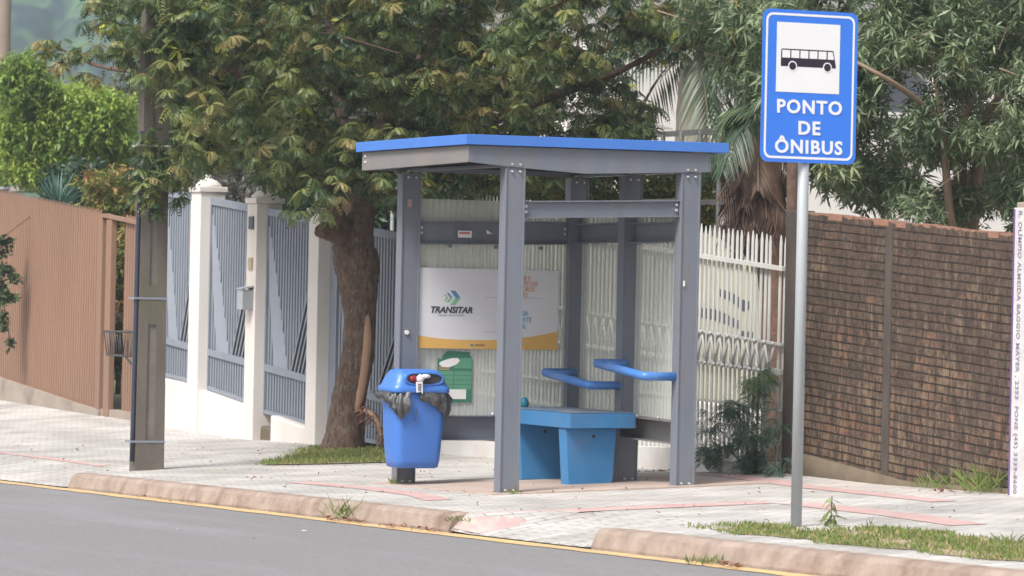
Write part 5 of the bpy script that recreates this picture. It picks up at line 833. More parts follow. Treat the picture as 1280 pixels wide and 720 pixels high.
for f_,h in ((lambda y:pt_(y)-.02,.035),(lambda y:1.165+(y-2.35)*.06,.02),(lambda y:.915+(y-2.4)*.04,.045),(lambda y:.62+(y-2.4)*.03,.02),(lambda y:.37+(y-2.35)*.04,.03)):
    mb=MB(); mb.box(W-.012,W+.017,.96,7.75,0,1,fn=lambda v:(v.x,v.y,f_(v.y)+(h if v.z>.5 else 0))); mb.build('rail',M['picketwhite'],pf)
# zigzag of flat bars between the two middle rails, with bolts
mb=MB(); i=0; y=1.05
while y<7.6:
    za=1.165+(y-2.35)*.06; zb=.95+(y-2.4)*.04
    mb.tube([(W-.02,y,za),(W-.02,y+.075,zb)],.011,5); mb.tube([(W-.02,y+.15,za),(W-.02,y+.075,zb)],.011,5)
    y+=.15
y=1.05
while y<7.6:
    mb.sphere((W-.03,y,1.175+(y-2.35)*.06),.018,6,4); mb.sphere((W-.03,y+.075,.935+(y-2.4)*.04),.018,6,4); mb.sphere((W-.03,y+.0,.935+(y-2.4)*.04),.014,6,4); y+=.15
mb.build('zigzag_bars',M['picketwhite'],pf)
mb=MB(); mb.loft([[(W-.12,y,ZG(W,y)-.1),(W-.12,y,zt_),(W+.12,y,zt_+.01),(W+.12,y,ZG(W,y)-.1)] for y,zt_ in [(.96,.12),(1.2,.13),(1.6,.17),(2.4,.235),(3.5,.2),(5,.15),(6.5,.11),(7.8,.1)]],smooth=False); mb.build('plinth',mat('white_plinth',(.66,.64,.62),(.58,.55,.53),.8,3,dirt=(.5,.42,.36),dscale=2,damt=.5),pf)
mb=MB(); mb.box(W-.08,W+.1,7.76,8.0,ZG(W,8)-.05,2.26,bev=.01); mb.loft([[(W-.07,7.77,2.261),(W+.09,7.77,2.261),(W+.09,7.99,2.261),(W-.07,7.99,2.261)],[(W,7.87,2.37),(W+.02,7.87,2.37),(W+.02,7.89,2.37),(W,7.89,2.37)]],smooth=False); mb.build('corner_post',M['picketwhite'],pf)

# brick wall
bw=thing('brick_wall','soot darkened brick wall with a ragged orange top edge at the right','wall',(W,-.8,ZG(W,-.8)))
def wt_(y): return 2.115+(y-.9)*.0618
mb=MB(); rows=lin(-2.44,.72,60); rg=random.Random(12)
hs_=[wt_(y)+rg.uniform(-.012,.008) for y in rows]
mb.loft([[(W,y,ZG(W,y)-.1),(W,y,h),(W+.12,y,h),(W+.12,y,ZG(W,y)-.1)] for y,h in zip(rows,hs_)],smooth=False); mb.build('brickwork',M['brick'],bw)
mb=MB(); y=-2.42
while y<.7:
    l_=rg.uniform(.1,.22); h=rg.uniform(.004,.016)
    mb.box(W+rg.uniform(-.004,.012),W+.115,y,min(y+l_-.008,.715),0,1,fn=lambda v:(v.x,v.y,(wt_(v.y)-.03) if v.z<.5 else wt_(v.y)+h)); y+=l_
mb.build('broken_top_course',M['brickraw'],bw)
mb=MB(); mb.box(W-.03,W+.14,.722,.88,ZG(W,.8)-.1,wt_(.85)+.01,bev=.01); mb.build('end_pilaster',M['pilaster'],bw)
mb=MB(); mb.box(W-.006,W+.05,-.7,-.6,ZG(W,-.6)-.05,wt_(-.65)-.03); mb.build('pilaster',M['pilaster'],bw)
mb=MB(); mb.loft([[(W-.03+rg.uniform(-.006,.006),y,ZG(W,y)-.1),(W-.03,y,max(ZG(W,y)+.03,.27+(y-.57)*.085+rg.uniform(-.006,.006))),(W-.003,y,max(ZG(W,y)+.035,.275+(y-.57)*.085)),(W-.003,y,ZG(W,y)-.1)] for y in lin(-2.45,.72,24)]); mb.build('footing',M['footing'],bw)
for y,z in ((-1.35,.72),(-.9,1.82),(.0,1.9),(-1.85,.95),(-1.55,1.62)):
    mb=MB(); mb.tube([(W-.002,y,z),(W+.01,y,z)],.022,7,rng=rg,rough=.3); mb.build('hole_shade',M['hole_shade'],bw)
# painted pillar with writing at the right edge
wp=thing('painted_pillar','white painted board pillar with purple vertical address lettering at the right edge','pillar',(W-.1,-2.6,ZG(W,-2.6)))
mb=MB(); mb.box(W-.16,W-.13,-3.2,-2.605,ZG(W,-2.6)-.02,2.1,bev=.004); mb.build('painted_face',mat('rough_white_paint',(.63,.62,.61),(.5,.48,.48),.8,7,dirt=(.42,.38,.42),dscale=5,damt=.6,bump=.4),wp)
mb=MB(); mb.box(W-.129,W+.12,-3.2,-2.59,ZG(W,-2.6)-.05,2.14,bev=.01); mb.build('pillar',M['conc'],wp)
mb=MB(); mb.box(W-.1625,W-.1605,-2.625,-2.606,ZG(W,-2.6),2.09); mb.build('purple_edge',mat('purple_paint',(.12,.06,.2),(.16,.1,.25),.8,9),wp)
# lettering faces -X, reads downwards
Mv=Matrix(((0,0,-1,W-.1612),(0,-1,0,0),(0,0,0,0),(0,0,0,1)))
def vtext(s_,zc,y,size):
    # local x -> -Z (down), local y -> -Y?, normal -> -X
    Mx=Matrix(((0,0,-1,W-.1615),(0,-1,0,y),(-1,0,0,zc),(0,0,0,1)))
    # local x -> -Z (down), local y (letter up) -> image left..right = +Y ; normal -> -X
    Mx=Matrix(((0,0,-1,W-.1615),(0,-1,0,y),(-1,0,0,zc),(0,0,0,1)))
    return text('lettering',s_,size,Mx,mat('purple_ink',(.2,.17,.26),(.28,.24,.34),.8,12),wp,bold=.0015,align='LEFT',space=1.1,sx=.97)
Mtop=2.08
vtext('R. OLÍMPIO ALMEIDA BAGGIO MAYER , 2353  FONE (45) 3339-8600  - CASCAVEL - PARANÁ',Mtop,-2.69,.062)

# ---------------- things behind the fences
# tall grey bars
tb_=thing('tall_bar_fence','tall grey bar railing far behind the picket fence','fence',(5,8,.2))
mb=MB()
y=5.2
while y<14: mb.tube([(5,y,.2),(5,y,3.0)],.022,6); y+=.38
mb.build('bars',M['bars'],tb_)
mb=MB()
for z in (2.3,2.95): mb.box(4.99,5.02,5.2,14,z,z+.05)
mb.build('rail',M['bars'],tb_)
# cream yard wall with curved top
cw=thing('cream_yard_wall','cream garden wall with a sloping curved top seen through the pickets','wall',(4.6,7,.3))
pr_=[(4.78,-.1),(4.78,1.3),(4.82,1.45),(4.87,1.608),(4.98,1.69),(5.14,1.75),(5.45,1.876),(5.84,1.985),(6.15,2.037),(7.5,2.1),(12,2.15),(12,-.1)]
mb=MB(); mb.prism([(4.6,y,z) for y,z in pr_],(.15,0,0)); mb.build('wall',M['cream'],cw)
for (pts) in ([(4.95,1.35),(5.05,1.33),(5.3,1.42),(5.55,1.47),(5.55,1.53),(5.3,1.5),(5.05,1.43),(4.95,1.42)],[(5.55,1.24),(6.2,1.3),(6.2,1.37),(5.55,1.34),(5.1,1.24),(5.1,1.17)],[(4.85,1.1),(5.1,1.12),(5.1,1.16),(4.85,1.15)]):
    mb=MB(); mb.prism([(4.594,y,z) for y,z in pts],(.004,0,0)); mb.build('slot_shade',M['gatedark'],cw)  # dark plates on the wall face paint in the shadowed slots
mb=MB(); mb.box(4.2,4.5,3.6,12,0,.52,bev=.01); tag(mb.build('low_white_wall',M['housewall']),'low white bed wall behind the picket fence','wall')
# white house behind the trees
hz=thing('white_house','pale two storey house behind the trees on the right','house',(17,30,0))
mb=MB(); mb.box(12.9,26,24.2,29,0,6.6); mb.build('wall',M['housewall'],hz)
mb=MB(); mb.prism([(11.8,23.6,6.6),(26.6,23.6,6.6),(19.2,23.6,9)],(0,6,0)); mb.build('roof',M['roofgrey'],hz)
for x,z in ((16.6,4.2),(14,1.4)):
    mb=MB(); mb.box(x,x+1.1,24.14,24.2,z,z+1.1); w_=mb.build('window',M['gatedark'],hz)
    mb=MB(); mb.box(x-.06,x+1.16,24.1,24.14,z-.08,z-.0); k=mb.build('sill',M['white'],w_); k.location=(0,0,0)
hr=thing('brick_shed','low brown plastered outbuilding behind the right hand tree','shed',(8.2,2.5,.2))
mb=MB(); mb.box(7.6,10.5,-2.2,3.0,.1,3.05); mb.build('wall',mat('tan_plaster',(.4,.3,.22),(.45,.35,.27),.9,2),hr)
mb=MB(); mb.prism([(7.3,-2.6,3.05),(10.8,-2.6,3.05),(10.8,-2.6,3.3),(7.3,-2.6,3.12)],(0,6,0)); mb.build('roof',M['roofgrey'],hr)
# small house at the left
h1=thing('tiled_roof_house','small pale house with a grey brown tiled roof between the left trees','house',(14,46,0))
mb=MB(); mb.box(12.8,20,43,50,-.5,3.35); mb.build('wall',M['housewall'],h1)
mb=MB(); mb.prism([(12.2,42.4,3.3),(20.6,42.4,3.3),(16.4,42.4,5.3)],(0,8.5,0)); mb.build('roof',M['roofgrey'],h1)
# far poles
for (x,y),l_,r_ in (((POLE2[0],POLE2[1]),'brown far utility pole at the left edge behind the ribbed fence',.15),((POLE3[0],POLE3[1]),'slim far pole just right of the near concrete pole',.07)):
    q=thing('utility_pole',l_,'utility pole',(x,y,0),'utility poles along the street'); mb=MB(); mb.tube([(x,y,-.3),(x,y,8 if r_>.1 else 4.4)],[r_,r_*.75],10); mb.build('shaft',mat('far_pole_'+str(r_),(.19,.15,.12),(.24,.19,.155),.9,3),q)
    mb=MB(); mb.tube([(x,y,2.9),(x,y,2.95)],r_*1.08,10); mb.build('strap',M['galv'],q)

# ---------------- foliage
def rotz(a): c,s=np.cos(a),np.sin(a); Z=np.zeros_like(a); O=np.ones_like(a); return np.stack([np.stack([c,-s,Z],-1),np.stack([s,c,Z],-1),np.stack([Z,Z,O],-1)],-2)
def rotx(a): c,s=np.cos(a),np.sin(a); Z=np.zeros_like(a); O=np.ones_like(a); return np.stack([np.stack([O,Z,Z],-1),np.stack([Z,c,-s],-1),np.stack([Z,s,c],-1)],-2)
def scatter(templates,pos,scale,tones,nr,tilt=.45):
    Vs=[];Fs=[];Ts=[];off=0
    k=nr.integers(0,len(templates),len(pos))
    for ti,(tv,tf,tt) in enumerate(templates):
        idx=np.where(k==ti)[0]
        if not len(idx): continue
        Rm=rotz(nr.uniform(0,6.283,len(idx)))@rotx(nr.normal(0,tilt,len(idx)))@rotz(nr.uniform(0,6.283,len(idx)))
        v=np.einsum('nij,vj->nvi',Rm,tv)*scale[idx][:,None,None]+pos[idx][:,None,:]
        n=len(tv); f=tf[None]+(np.arange(len(idx))*n)[:,None,None]+off
        Vs.append(v.reshape(-1,3)); Fs.append(f.reshape(-1,4)); Ts.append((tones[idx][:,None]+tt[None]).reshape(-1)); off+=n*len(idx)
    return np.concatenate(Vs),np.concatenate(Fs),np.clip(np.concatenate(Ts),0,1)
def quadleaf(V,F,T,b,d,L,w,nrm,tone,bend=.2):
    d=d/np.linalg.norm(d); s=np.cross(d,nrm); s=s/(np.linalg.norm(s)+1e-9)*w/2
    mid=b+d*L*.45-np.array([0,0,bend*L*.1]); tip=b+d*L-np.array([0,0,bend*L*.5])
    i=len(V); V+= [b,mid+s,tip,mid-s]; F.append((i,i+1,i+2,i+3)); T.append(tone)
def pinnate_rosette(nr,nl=7,L=.17,pairs=7,ll=.05,lw=.017):
    V=[];F=[];T=[]
    for q in range(nl):
        a=6.283*q/nl+nr.uniform(-.4,.4); l=L*nr.uniform(.7,1.15); e=nr.uniform(-.15,.5); tn=nr.uniform(-.05,.05)
        h=np.array([math.cos(a),math.sin(a),0]); droop=nr.uniform(.5,1.0)
        def P(s): return h*(l*s*math.cos(e)*(1-.25*s*droop))+np.array([0,0,l*(math.sin(e)*s-droop*s*s*.85)])
        for j in range(pairs):
            s=.15+.85*j/(pairs-1); p=P(s); d=(P(min(s+.1,1.1))-P(s-.1)); d/=np.linalg.norm(d)
            side=np.cross(d,[0,0,1]); side/=np.linalg.norm(side)+1e-9; nrm=np.cross(side,d)
            k=ll*math.sin(math.pi*(.22+.62*j/(pairs-1)))
            for sg_ in (-1,1):
                quadleaf(V,F,T,p,side*sg_*.85+d*.5-nrm*.25,k,lw,nrm,tn,.5)
    return np.array(V),np.array(F),np.array(T)
def whorl(nr,n=9,L=.12,w=.028,up_=.1):
    V=[];F=[];T=[]
    for q in range(n):
        a=6.283*q/n*1.6+nr.uniform(-.5,.5); e=nr.uniform(-1.0,.5)
        d=np.array([math.cos(a)*math.cos(e),math.sin(a)*math.cos(e),math.sin(e)])
        b=np.array([0,0,-.012*q])
        nrm=np.cross(d,np.cross([0,0,1],d)); quadleaf(V,F,T,b,d,L*nr.uniform(.7,1.2),w,nrm+nr.normal(0,.35,3),nr.uniform(-.07,.07),.6)
    return np.array(V),np.array(F),np.array(T)
def clumps(centers,r,per,nr,shell=.55,sz=.8):
    c=np.array(centers)[:,:3]; n=len(c)*per
    d=nr.normal(0,1,(n,3)); d/=np.linalg.norm(d,axis=1)[:,None]
    rad=r*(shell+(1-shell)*nr.uniform(0,1,n)**.5)*nr.uniform(.5,1.15,n)
    d[:,2]*=sz
    return np.repeat(c,per,0)+d*rad[:,None], d
LM={}
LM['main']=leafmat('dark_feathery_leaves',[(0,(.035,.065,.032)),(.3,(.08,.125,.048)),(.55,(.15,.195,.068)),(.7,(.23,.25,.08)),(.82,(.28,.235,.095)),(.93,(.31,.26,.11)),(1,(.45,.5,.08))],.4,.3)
LM['euc']=leafmat('grey_green_narrow_leaves',[(0,(.15,.21,.12)),(.4,(.24,.31,.18)),(.75,(.32,.38,.22)),(.93,(.3,.34,.14)),(1,(.5,.42,.15))],.4,.35)
LM['lime']=leafmat('bright_lime_leaves',[(0,(.12,.2,.05)),(.5,(.24,.36,.07)),(1,(.42,.5,.11))],.45,.35)
LM['dark']=leafmat('dark_shrub_leaves',[(0,(.012,.035,.025)),(.6,(.03,.07,.035)),(1,(.07,.12,.05))],.5,.2)
LM['olive']=leafmat('brownish_olive_leaves',[(0,(.05,.06,.03)),(1,(.12,.13,.06))],.6,.2)
LM['orange']=leafmat('orange_tipped_leaves',[(0,(.09,.13,.03)),(.45,(.2,.24,.06)),(.7,(.42,.25,.1)),(1,(.55,.3,.14))],.5,.3)
LM['grey']=leafmat('grey_wispy_leaves',[(0,(.1,.11,.09)),(1,(.24,.24,.21))],.7,.2)
LM['yellow']=leafmat('yellow_flowering_leaves',[(0,(.07,.11,.03)),(.55,(.2,.24,.06)),(.8,(.5,.42,.1)),(1,(.62,.5,.2))],.5,.3)
LM['palmleaf']=leafmat('palm_leaves',[(0,(.025,.055,.04)),(.6,(.06,.1,.055)),(1,(.16,.2,.09))],.4,.2)
LM['dry']=leafmat('dry_palm_leaves',[(0,(.05,.03,.022)),(.6,(.11,.068,.05)),(1,(.2,.145,.105))],.8,.15)
LM['agave']=leafmat('blue_green_leaves',[(0,(.06,.14,.11)),(1,(.15,.27,.2))],.5,.2)
LM['weed']=leafmat('feathery_weed_leaves',[(0,(.06,.12,.09)),(.6,(.12,.19,.12)),(1,(.26,.36,.12))],.5,.25)
LM['grass']=leafmat('grass_blades',[(0,(.1,.16,.04)),(.5,(.2,.27,.07)),(.8,(.38,.36,.16)),(1,(.5,.36,.22))],.6,.3)
LM['redlf']=leafmat('dead_leaves',[(0,(.16,.08,.06)),(1,(.3,.15,.1))],.8,.1)

def make_trunk(path,parent,m,seg=14,name='trunk',rough=.05,caps=True,sub=4):
    # Catmull-Rom resample
    P=[Vector(p[:3]) for p in path]; Rr=[p[3] for p in path]; pts=[];rad=[]
    for i in range(len(P)-1):
        p0,p1,p2,p3=P[max(i-1,0)],P[i],P[i+1],P[min(i+2,len(P)-1)]
        for k in range(sub):
            t=k/sub; pts.append(.5*((2*p1)+(p2-p0)*t+(2*p0-5*p1+4*p2-p3)*t*t+(3*p1-3*p2+p3-p0)*t**3)); rad.append(Rr[i]+(Rr[i+1]-Rr[i])*t)
    pts.append(P[-1]); rad.append(Rr[-1])
    mb=MB(); mb.tube(pts,rad,seg,rng=random.Random(len(path)*7),rough=rough); return mb.build(name,m,parent)

nr=np.random.default_rng(11)
# main tree
mt=thing('street_tree','leafy street tree with feathery dark leaves and a bark scar, growing beside the shelter','tree',(2.3,8.5,ZG(2.3,8.5)))
tr_=make_trunk(TRUNK,mt,M['bark'],26,rough=.045,sub=6)
for k,l_ in enumerate((LIMB1,LIMB2,LIMB3,LIMB4,LIMB5)): make_trunk(l_,mt,M['limb'] if k else M['limb'],12,'limb',.06)
make_trunk(KNOB,mt,M['limb'],12,'limb_stub',.12)
k=make_trunk(SCAR,mt,M['scar'],12,'bark_scar',.06)
temps=[pinnate_rosette(nr,int(nr.integers(6,9))) for _ in range(10)]
pos,d=clumps(C1,.31,17,nr)
n=len(pos)
cl_t=np.repeat(nr.uniform(-.2,.2,len(C1)),17)
tone=np.clip(.3+cl_t+nr.normal(0,.16,n)+.2*(d[:,2]>.1)*nr.uniform(0,1,n),0,.68)  # upper leaves of each clump toned lighter, painting in light from above
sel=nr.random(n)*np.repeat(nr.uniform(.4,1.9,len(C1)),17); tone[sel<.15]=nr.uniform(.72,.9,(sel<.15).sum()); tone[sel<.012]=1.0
V,F,T=scatter(temps,pos,nr.uniform(.6,1.08,n),tone,nr)
pos2,_=clumps(S1,.1,4,nr); V2,F2,T2=scatter(temps,pos2,nr.uniform(.6,.9,len(pos2)),nr.choice([.35,.62,.78,.82],len(pos2)),nr)
V=np.concatenate([V,V2]); F=np.concatenate([F,F2+len(V)-len(V2)]); T=np.concatenate([T,T2])
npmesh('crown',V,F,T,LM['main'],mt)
rg=random.Random(9)
for c in C1[::6]:
    mb=MB()
    p=Vector(c[:3]); d_=Vector((rg.uniform(-1,1),rg.uniform(-1,1),rg.uniform(-.6,.8)))*.5
    mb.tube([p-d_,p+Vector((rg.uniform(-.06,.06),0,rg.uniform(-.06,.06))),p+d_*.8],[.007,.006,.003],5); mb.build('twig',M['limb'],mt)
# right tree with narrow leaves
et=thing('narrow_leaf_tree','grey green tree with narrow leaves and forked pale branches behind the brick wall','tree',(5.4,3.1,.2))
for b_ in (B1,B2,B3,B4): make_trunk([(b_[0][0],b_[0][1],.1,b_[0][3]*1.15)]+b_ if b_ is not B4 else b_,et,M['twig'],10,'branch',.05)
wt=[whorl(nr,int(nr.integers(7,12))) for _ in range(10)]
pos,d=clumps(C2,.26,36,nr,.2); n=len(pos)
tone=np.clip(.38+np.repeat(nr.uniform(-.2,.2,len(C2)),36)+nr.normal(0,.15,n),0,.92); tone[nr.random(n)<.01]=1
V,F,T=scatter(wt,pos,nr.uniform(.55,1.0,n),tone,nr,.6); npmesh('crown',V,F,T,LM['euc'],et)
for c in C2[::4]:
    mb=MB()
    p=Vector(c[:3]); d_=Vector((rg.uniform(-1,1),rg.uniform(-1,1),rg.uniform(-.4,1)))*.35
    mb.tube([p-d_,p+Vector((rg.uniform(-.04,.04),0,rg.uniform(-.04,.04))),p+d_],[.008,.006,.003],5); mb.build('twig',M['twig'],et)
def bush(name,label,cat,cent,r,per,L,w,lm,seed,loc=None,trunk=None,sc=(.8,1.2),tm=.5,ts=.22,nleaf=9):
    nr=np.random.default_rng(seed); c=np.array(cent)[:,:3]; b=c.mean(0); base=(float(b[0]),float(b[1]),float(ZG(2.9,b[1])+.1))
    t=thing(name,label,cat,base); tp=[whorl(nr,nleaf,L,w) for _ in range(6)]
    pos,d=clumps(cent,r,per,nr,.45); n=len(pos); tone=np.clip(tm+np.repeat(nr.uniform(-.2,.2,len(cent)),per)+nr.normal(0,ts,n)+.15*d[:,2],0,1)  # tone also rises towards the top of each clump
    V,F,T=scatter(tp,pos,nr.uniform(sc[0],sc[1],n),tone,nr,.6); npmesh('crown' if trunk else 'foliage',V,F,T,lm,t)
    mb=MB(); rg=random.Random(seed); bm_=Vector((base[0],base[1],base[2]-.3)); top=Vector(b.tolist())
    mb.tube([bm_,(bm_+top)/2+Vector((.05,.05,0)),top],[.09 if trunk else .04,.07 if trunk else .03,.03],8)
    for cc in cent[::max(1,len(cent)//9)]: mb.tube([top*.6+bm_*.4,Vector(cc[:3])],[.03,.008],6)
    mb.build('trunk' if trunk else 'stem',M['limb'],t); return t
bush('lime_green_tree','bright lime green bushy tree beyond the ribbed fence','tree',C3,.34,70,.085,.034,LM['lime'],21,trunk=True,tm=.5)
bush('brown_olive_tree','dull brownish tree behind the tiled roof house','tree',C4,.55,60,.1,.04,LM['olive'],22,trunk=True)
bush('dark_shrub','dark shrub behind the ribbed fence, right of the spiky plant','shrub',C5,.3,30,.1,.04,LM['dark'],23)
bush('orange_tipped_shrub','green shrub with orange leaf tips behind the narrow brown gate','shrub',C6,.22,22,.09,.03,LM['orange'],24,tm=.36,ts=.24)
bush('grey_wispy_shrub','greyish wispy shrub behind the first white pillars','shrub',C7,.35,34,.09,.025,LM['grey'],25)
bush('dark_hedge','tall dark green hedge behind the grey gate and picket fence','hedge',C8,.42,40,.12,.04,LM['dark'],26)
bush('yellow_flowering_shrub','yellow flowering shrub right of the shelter roof behind the fence','shrub',C9,.2,20,.08,.032,LM['yellow'],27,tm=.5,ts=.3)

def frond(V,F,T,base,az_,el_,L,n,ll,lw,nr,curve=1.0,tone=.4):
    h=np.array([math.cos(az_),math.sin(az_),0.])
    def P(s): return np.array(base)+h*L*(math.cos(el_)*s)*(1-.2*s*curve)+np.array([0,0,L*(math.sin(el_)*s-.75*curve*s*s)])
    side=np.cross(h,[0,0,1])
    for j in range(n):
        s=.12+.88*j/n; p=P(s); dd=P(s+.05)-P(s-.05); dd/=np.linalg.norm(dd); k=ll*math.sin(math.pi*(.2+.7*j/n))
        for sg_ in (-1,1):
            dr=side*sg_*.7+dd*.55+np.array([0,0,-.55+nr.uniform(-.15,.15)])
            quadleaf(V,F,T,p,dr,k*nr.uniform(.8,1.1),lw,np.cross(side,dd)+nr.normal(0,.2,3),tone+nr.uniform(-.15,.15),.8)
        a=P(s-.05);b2=P(s+.08); i=len(V); up2=np.array([0,0,.008]); V+= [a-side*.006,a+side*.006,b2+side*.004,b2-side*.004]; F.append((i,i+1,i+2,i+3)); T.append(tone+.3)
def palm(name,label,pathp,crown,fr,lm,mt_,L,ll,lw,seed,dry=None):
    nr=np.random.default_rng(seed); t=thing(name,label,'palm',(crown[0],crown[1],.2))
    make_trunk([(pathp[0][0],pathp[0][1],.05,pathp[0][3])]+pathp,t,mt_,14)
    V=[];F=[];T=[]
    for i in range(fr): frond(V,F,T,crown,6.283*i/fr*1.618*2+nr.uniform(-.3,.3),nr.uniform(-.1,1.1),L*nr.uniform(.8,1.1),26,ll,lw,nr,nr.uniform(.7,1.2),nr.uniform(.2,.8))
    npmesh('crown',np.array(V),np.array(F),np.clip(np.array(T),0,1),lm,t)
    if dry:
        V=[];F=[];T=[]
        for i in range(dry): frond(V,F,T,(crown[0],crown[1],crown[2]-.12-.05*(i%10)),nr.uniform(0,6.283),nr.uniform(-1.2,-.2),L*nr.uniform(.45,.8),16,ll*.75,lw,nr,.5,nr.uniform(.1,.9))
        npmesh('dry_skirt',np.array(V),np.array(F),np.clip(np.array(T),0,1),LM['dry'],t)
palm('tall_palm','tall palm with a smooth pale trunk above the shelter roof',PALM1,P1C,18,LM['palmleaf'],M['palm'],1.9,.5,.03,31)
palm('small_palm','short palm with a skirt of dry brown fronds beside the brick wall',PALM2,P2C,11,LM['palmleaf'],M['drytrunk'],.7,.3,.016,32,dry=80)
st=thing('bare_trunk','thin bare brown trunk rising behind the end of the brick wall','trunk',(STUB[0][0],STUB[0][1],.1)); make_trunk([(STUB[0][0],STUB[0][1],.05,.06)]+STUB,st,M['limb'],12)
# blue-green spiky plant
def spiky(name,label,base,n,L,w,lm,seed):
    nr=np.random.default_rng(seed); V=[];F=[];T=[]
    for i in range(n):
        a=nr.uniform(0,6.283); e=nr.uniform(.1,1.45); d=np.array([math.cos(a)*math.cos(e),math.sin(a)*math.cos(e),math.sin(e)])
        quadleaf(V,F,T,np.array(base,float),d,L*nr.uniform(.7,1.1),w,np.cross(d,np.cross([0,0,1],d)),nr.uniform(0,1),.25)
    t=thing(name,label,'plant',(base[0],base[1],.2)); npmesh('foliage',np.array(V),np.array(F),np.array(T),lm,t)
    mb=MB(); mb.tube([(base[0],base[1],.05),(base[0],base[1],base[2])],[.1,.07],8); mb.build('stem',M['limb'],t)
spiky('spiky_plant','blue green fan leaved plant just behind the ribbed fence top',AGAVE,70,.62,.03,LM['agave'],41)

# feathery weed bush at the end of the picket fence
nr=np.random.default_rng(51)
wtm=[pinnate_rosette(nr,6,.16,8,.035,.008) for _ in range(6)]
cc=[(2.5+nr.uniform(-.12,.15),1.0+nr.uniform(-.35,.55)*(1.2-z),.12+z) for z in nr.uniform(0,.75,20)]+[(2.52,1.4+nr.uniform(0,.5),.22+nr.uniform(0,.12)) for _ in range(4)]
pos,d=clumps(cc,.14,7,nr,.3); V,F,T=scatter(wtm,pos,nr.uniform(.6,1.1,len(pos)),np.clip(nr.normal(.35,.2,len(pos))+.25*(pos[:,2]>.65),0,1),nr,.6)
t=thing('feathery_weed_bush','feathery dark green weed bush at the foot of the picket fence beside the brick wall','shrub',(2.55,1.1,ZG(2.5,1.1)))
npmesh('foliage',V,F,T,LM['weed'],t); mb=MB()
for c in cc[::3]: mb.tube([(2.58,1.05,ZG(2.5,1)),((2.58+c[0])/2,(1.05+c[1])/2,c[2]*.6),c],[.008,.006,.003],5)
mb.build('stem',M['limb'],t)

vn=thing('climbing_vine','leafy vine sprays hanging over the ribbed fence at the left edge','vine',(2.66,21,2.3))
nrv=np.random.default_rng(28); posv,dv_=clumps(VINE,.09,8,nrv,.4); V,F,T=scatter([whorl(nrv,8,.08,.04) for _ in range(5)],posv,nrv.uniform(.7,1.1,len(posv)),np.clip(nrv.normal(.85,.15,len(posv)),0,1),nrv,.6)
npmesh('leaves',V,F,T,LM['dark'],vn)
mb=MB(); vs_=sorted(VINE,key=lambda q:-q[2]); mb.tube([(2.74,vs_[0][1],vs_[0][2]+.25)]+[tuple(q) for q in vs_[::3]],.006,5); mb.build('stem',M['limb'],vn)
# grass patches (stuff) and soil
def grass(name,region,n,h,seed,lm=LM['grass'],label=None):
    nr=np.random.default_rng(seed); V=[];F=[];T=[]
    k=0
    while k<n:
        x,y=nr.uniform(region[0],region[1]),nr.uniform(region[2],region[3])
        if not region[4](x,y,nr): continue
        z=ZG(x,y)+.004; a=nr.uniform(0,6.283); hh=h*nr.uniform(.35,1.1); ln=nr.uniform(0,.9); w=nr.uniform(.003,.006)
        d=np.array([math.cos(a)*ln,math.sin(a)*ln,1.]); quadleaf(V,F,T,np.array([x,y,z]),d,hh,w*2,np.array([math.cos(a+1.57),math.sin(a+1.57),.2]),nr.uniform(0,.75) if nr.random()<.85 else nr.uniform(.75,1),.3); k+=1
    o=npmesh(name,np.array(V),np.array(F),np.array(T),lm); tag(o,label,'grass',kind='stuff'); return o
def strip(x,y,nr):
    e=.04*math.sin(y*5)+.03*math.sin(y*11); d=nr.random()
    xr=-.98+.012*(y+5); xl=-.05 if y<-5.4 else -.45
    if y>-4.75+.3*nr.random(): return False
    return xr+e<x<xl+e and d<(.12+.88*math.sin(x*5+y*2.3+math.sin(y*7)*.8)**2)
grass('grass_strip',(-1.1,0.05,-13,-4.4,strip),17000,.045,61,label='thin grass strip along the kerb beside the sign pole')
PIT=[(.42,5.95),(.95,5.72),(1.5,5.68),(2.1,6.4),(2.5,7.4),(2.66,8.7),(2.2,9.1),(1.7,8.3),(1.15,7.0)]
def inpit(x,y):
    c=False; n_=len(PIT)
    for i in range(n_):
        (x1,y1),(x2,y2)=PIT[i],PIT[(i+1)%n_]
        if (y1>y)!=(y2>y) and x<(x2-x1)*(y-y1)/(y2-y1)+x1: c=not c
    return c
def pit(x,y,nr):
    return inpit(x+nr.normal(0,.05),y+nr.normal(0,.07)) and nr.random()<(.15+.85*math.sin(x*4+y*2+math.sin(x*6))**2)
grass('tree_pit_grass',(.3,2.7,5.4,9.2,pit),8000,.07,62,label='grass and weeds around the foot of the street tree')
mb=MB(); mb.poly([(x,y,ZG(x,y)+.009) for x,y in PIT]); mb.build('soil',M['soil'])['kind']='structure'
mb=MB(); n=60; a_=[];b_=[]
for y in lin(-13,-4.8,n):
    e=.04*math.sin(y*5)+.03*math.sin(y*11); x0=-.9+.012*(y+5)+e; x1=(-.12 if y<-5.4 else -.5)+e
    a_.append(mb.bm.verts.new((x0,y,ZG(x0,y)+.005))); b_.append(mb.bm.verts.new((x1,y,ZG(x1,y)+.005)))
for k in range(n-1): mb.bm.faces.new((a_[k],b_[k],b_[k+1],a_[k+1]))
mb.build('soil',M['soil'])['kind']='structure'
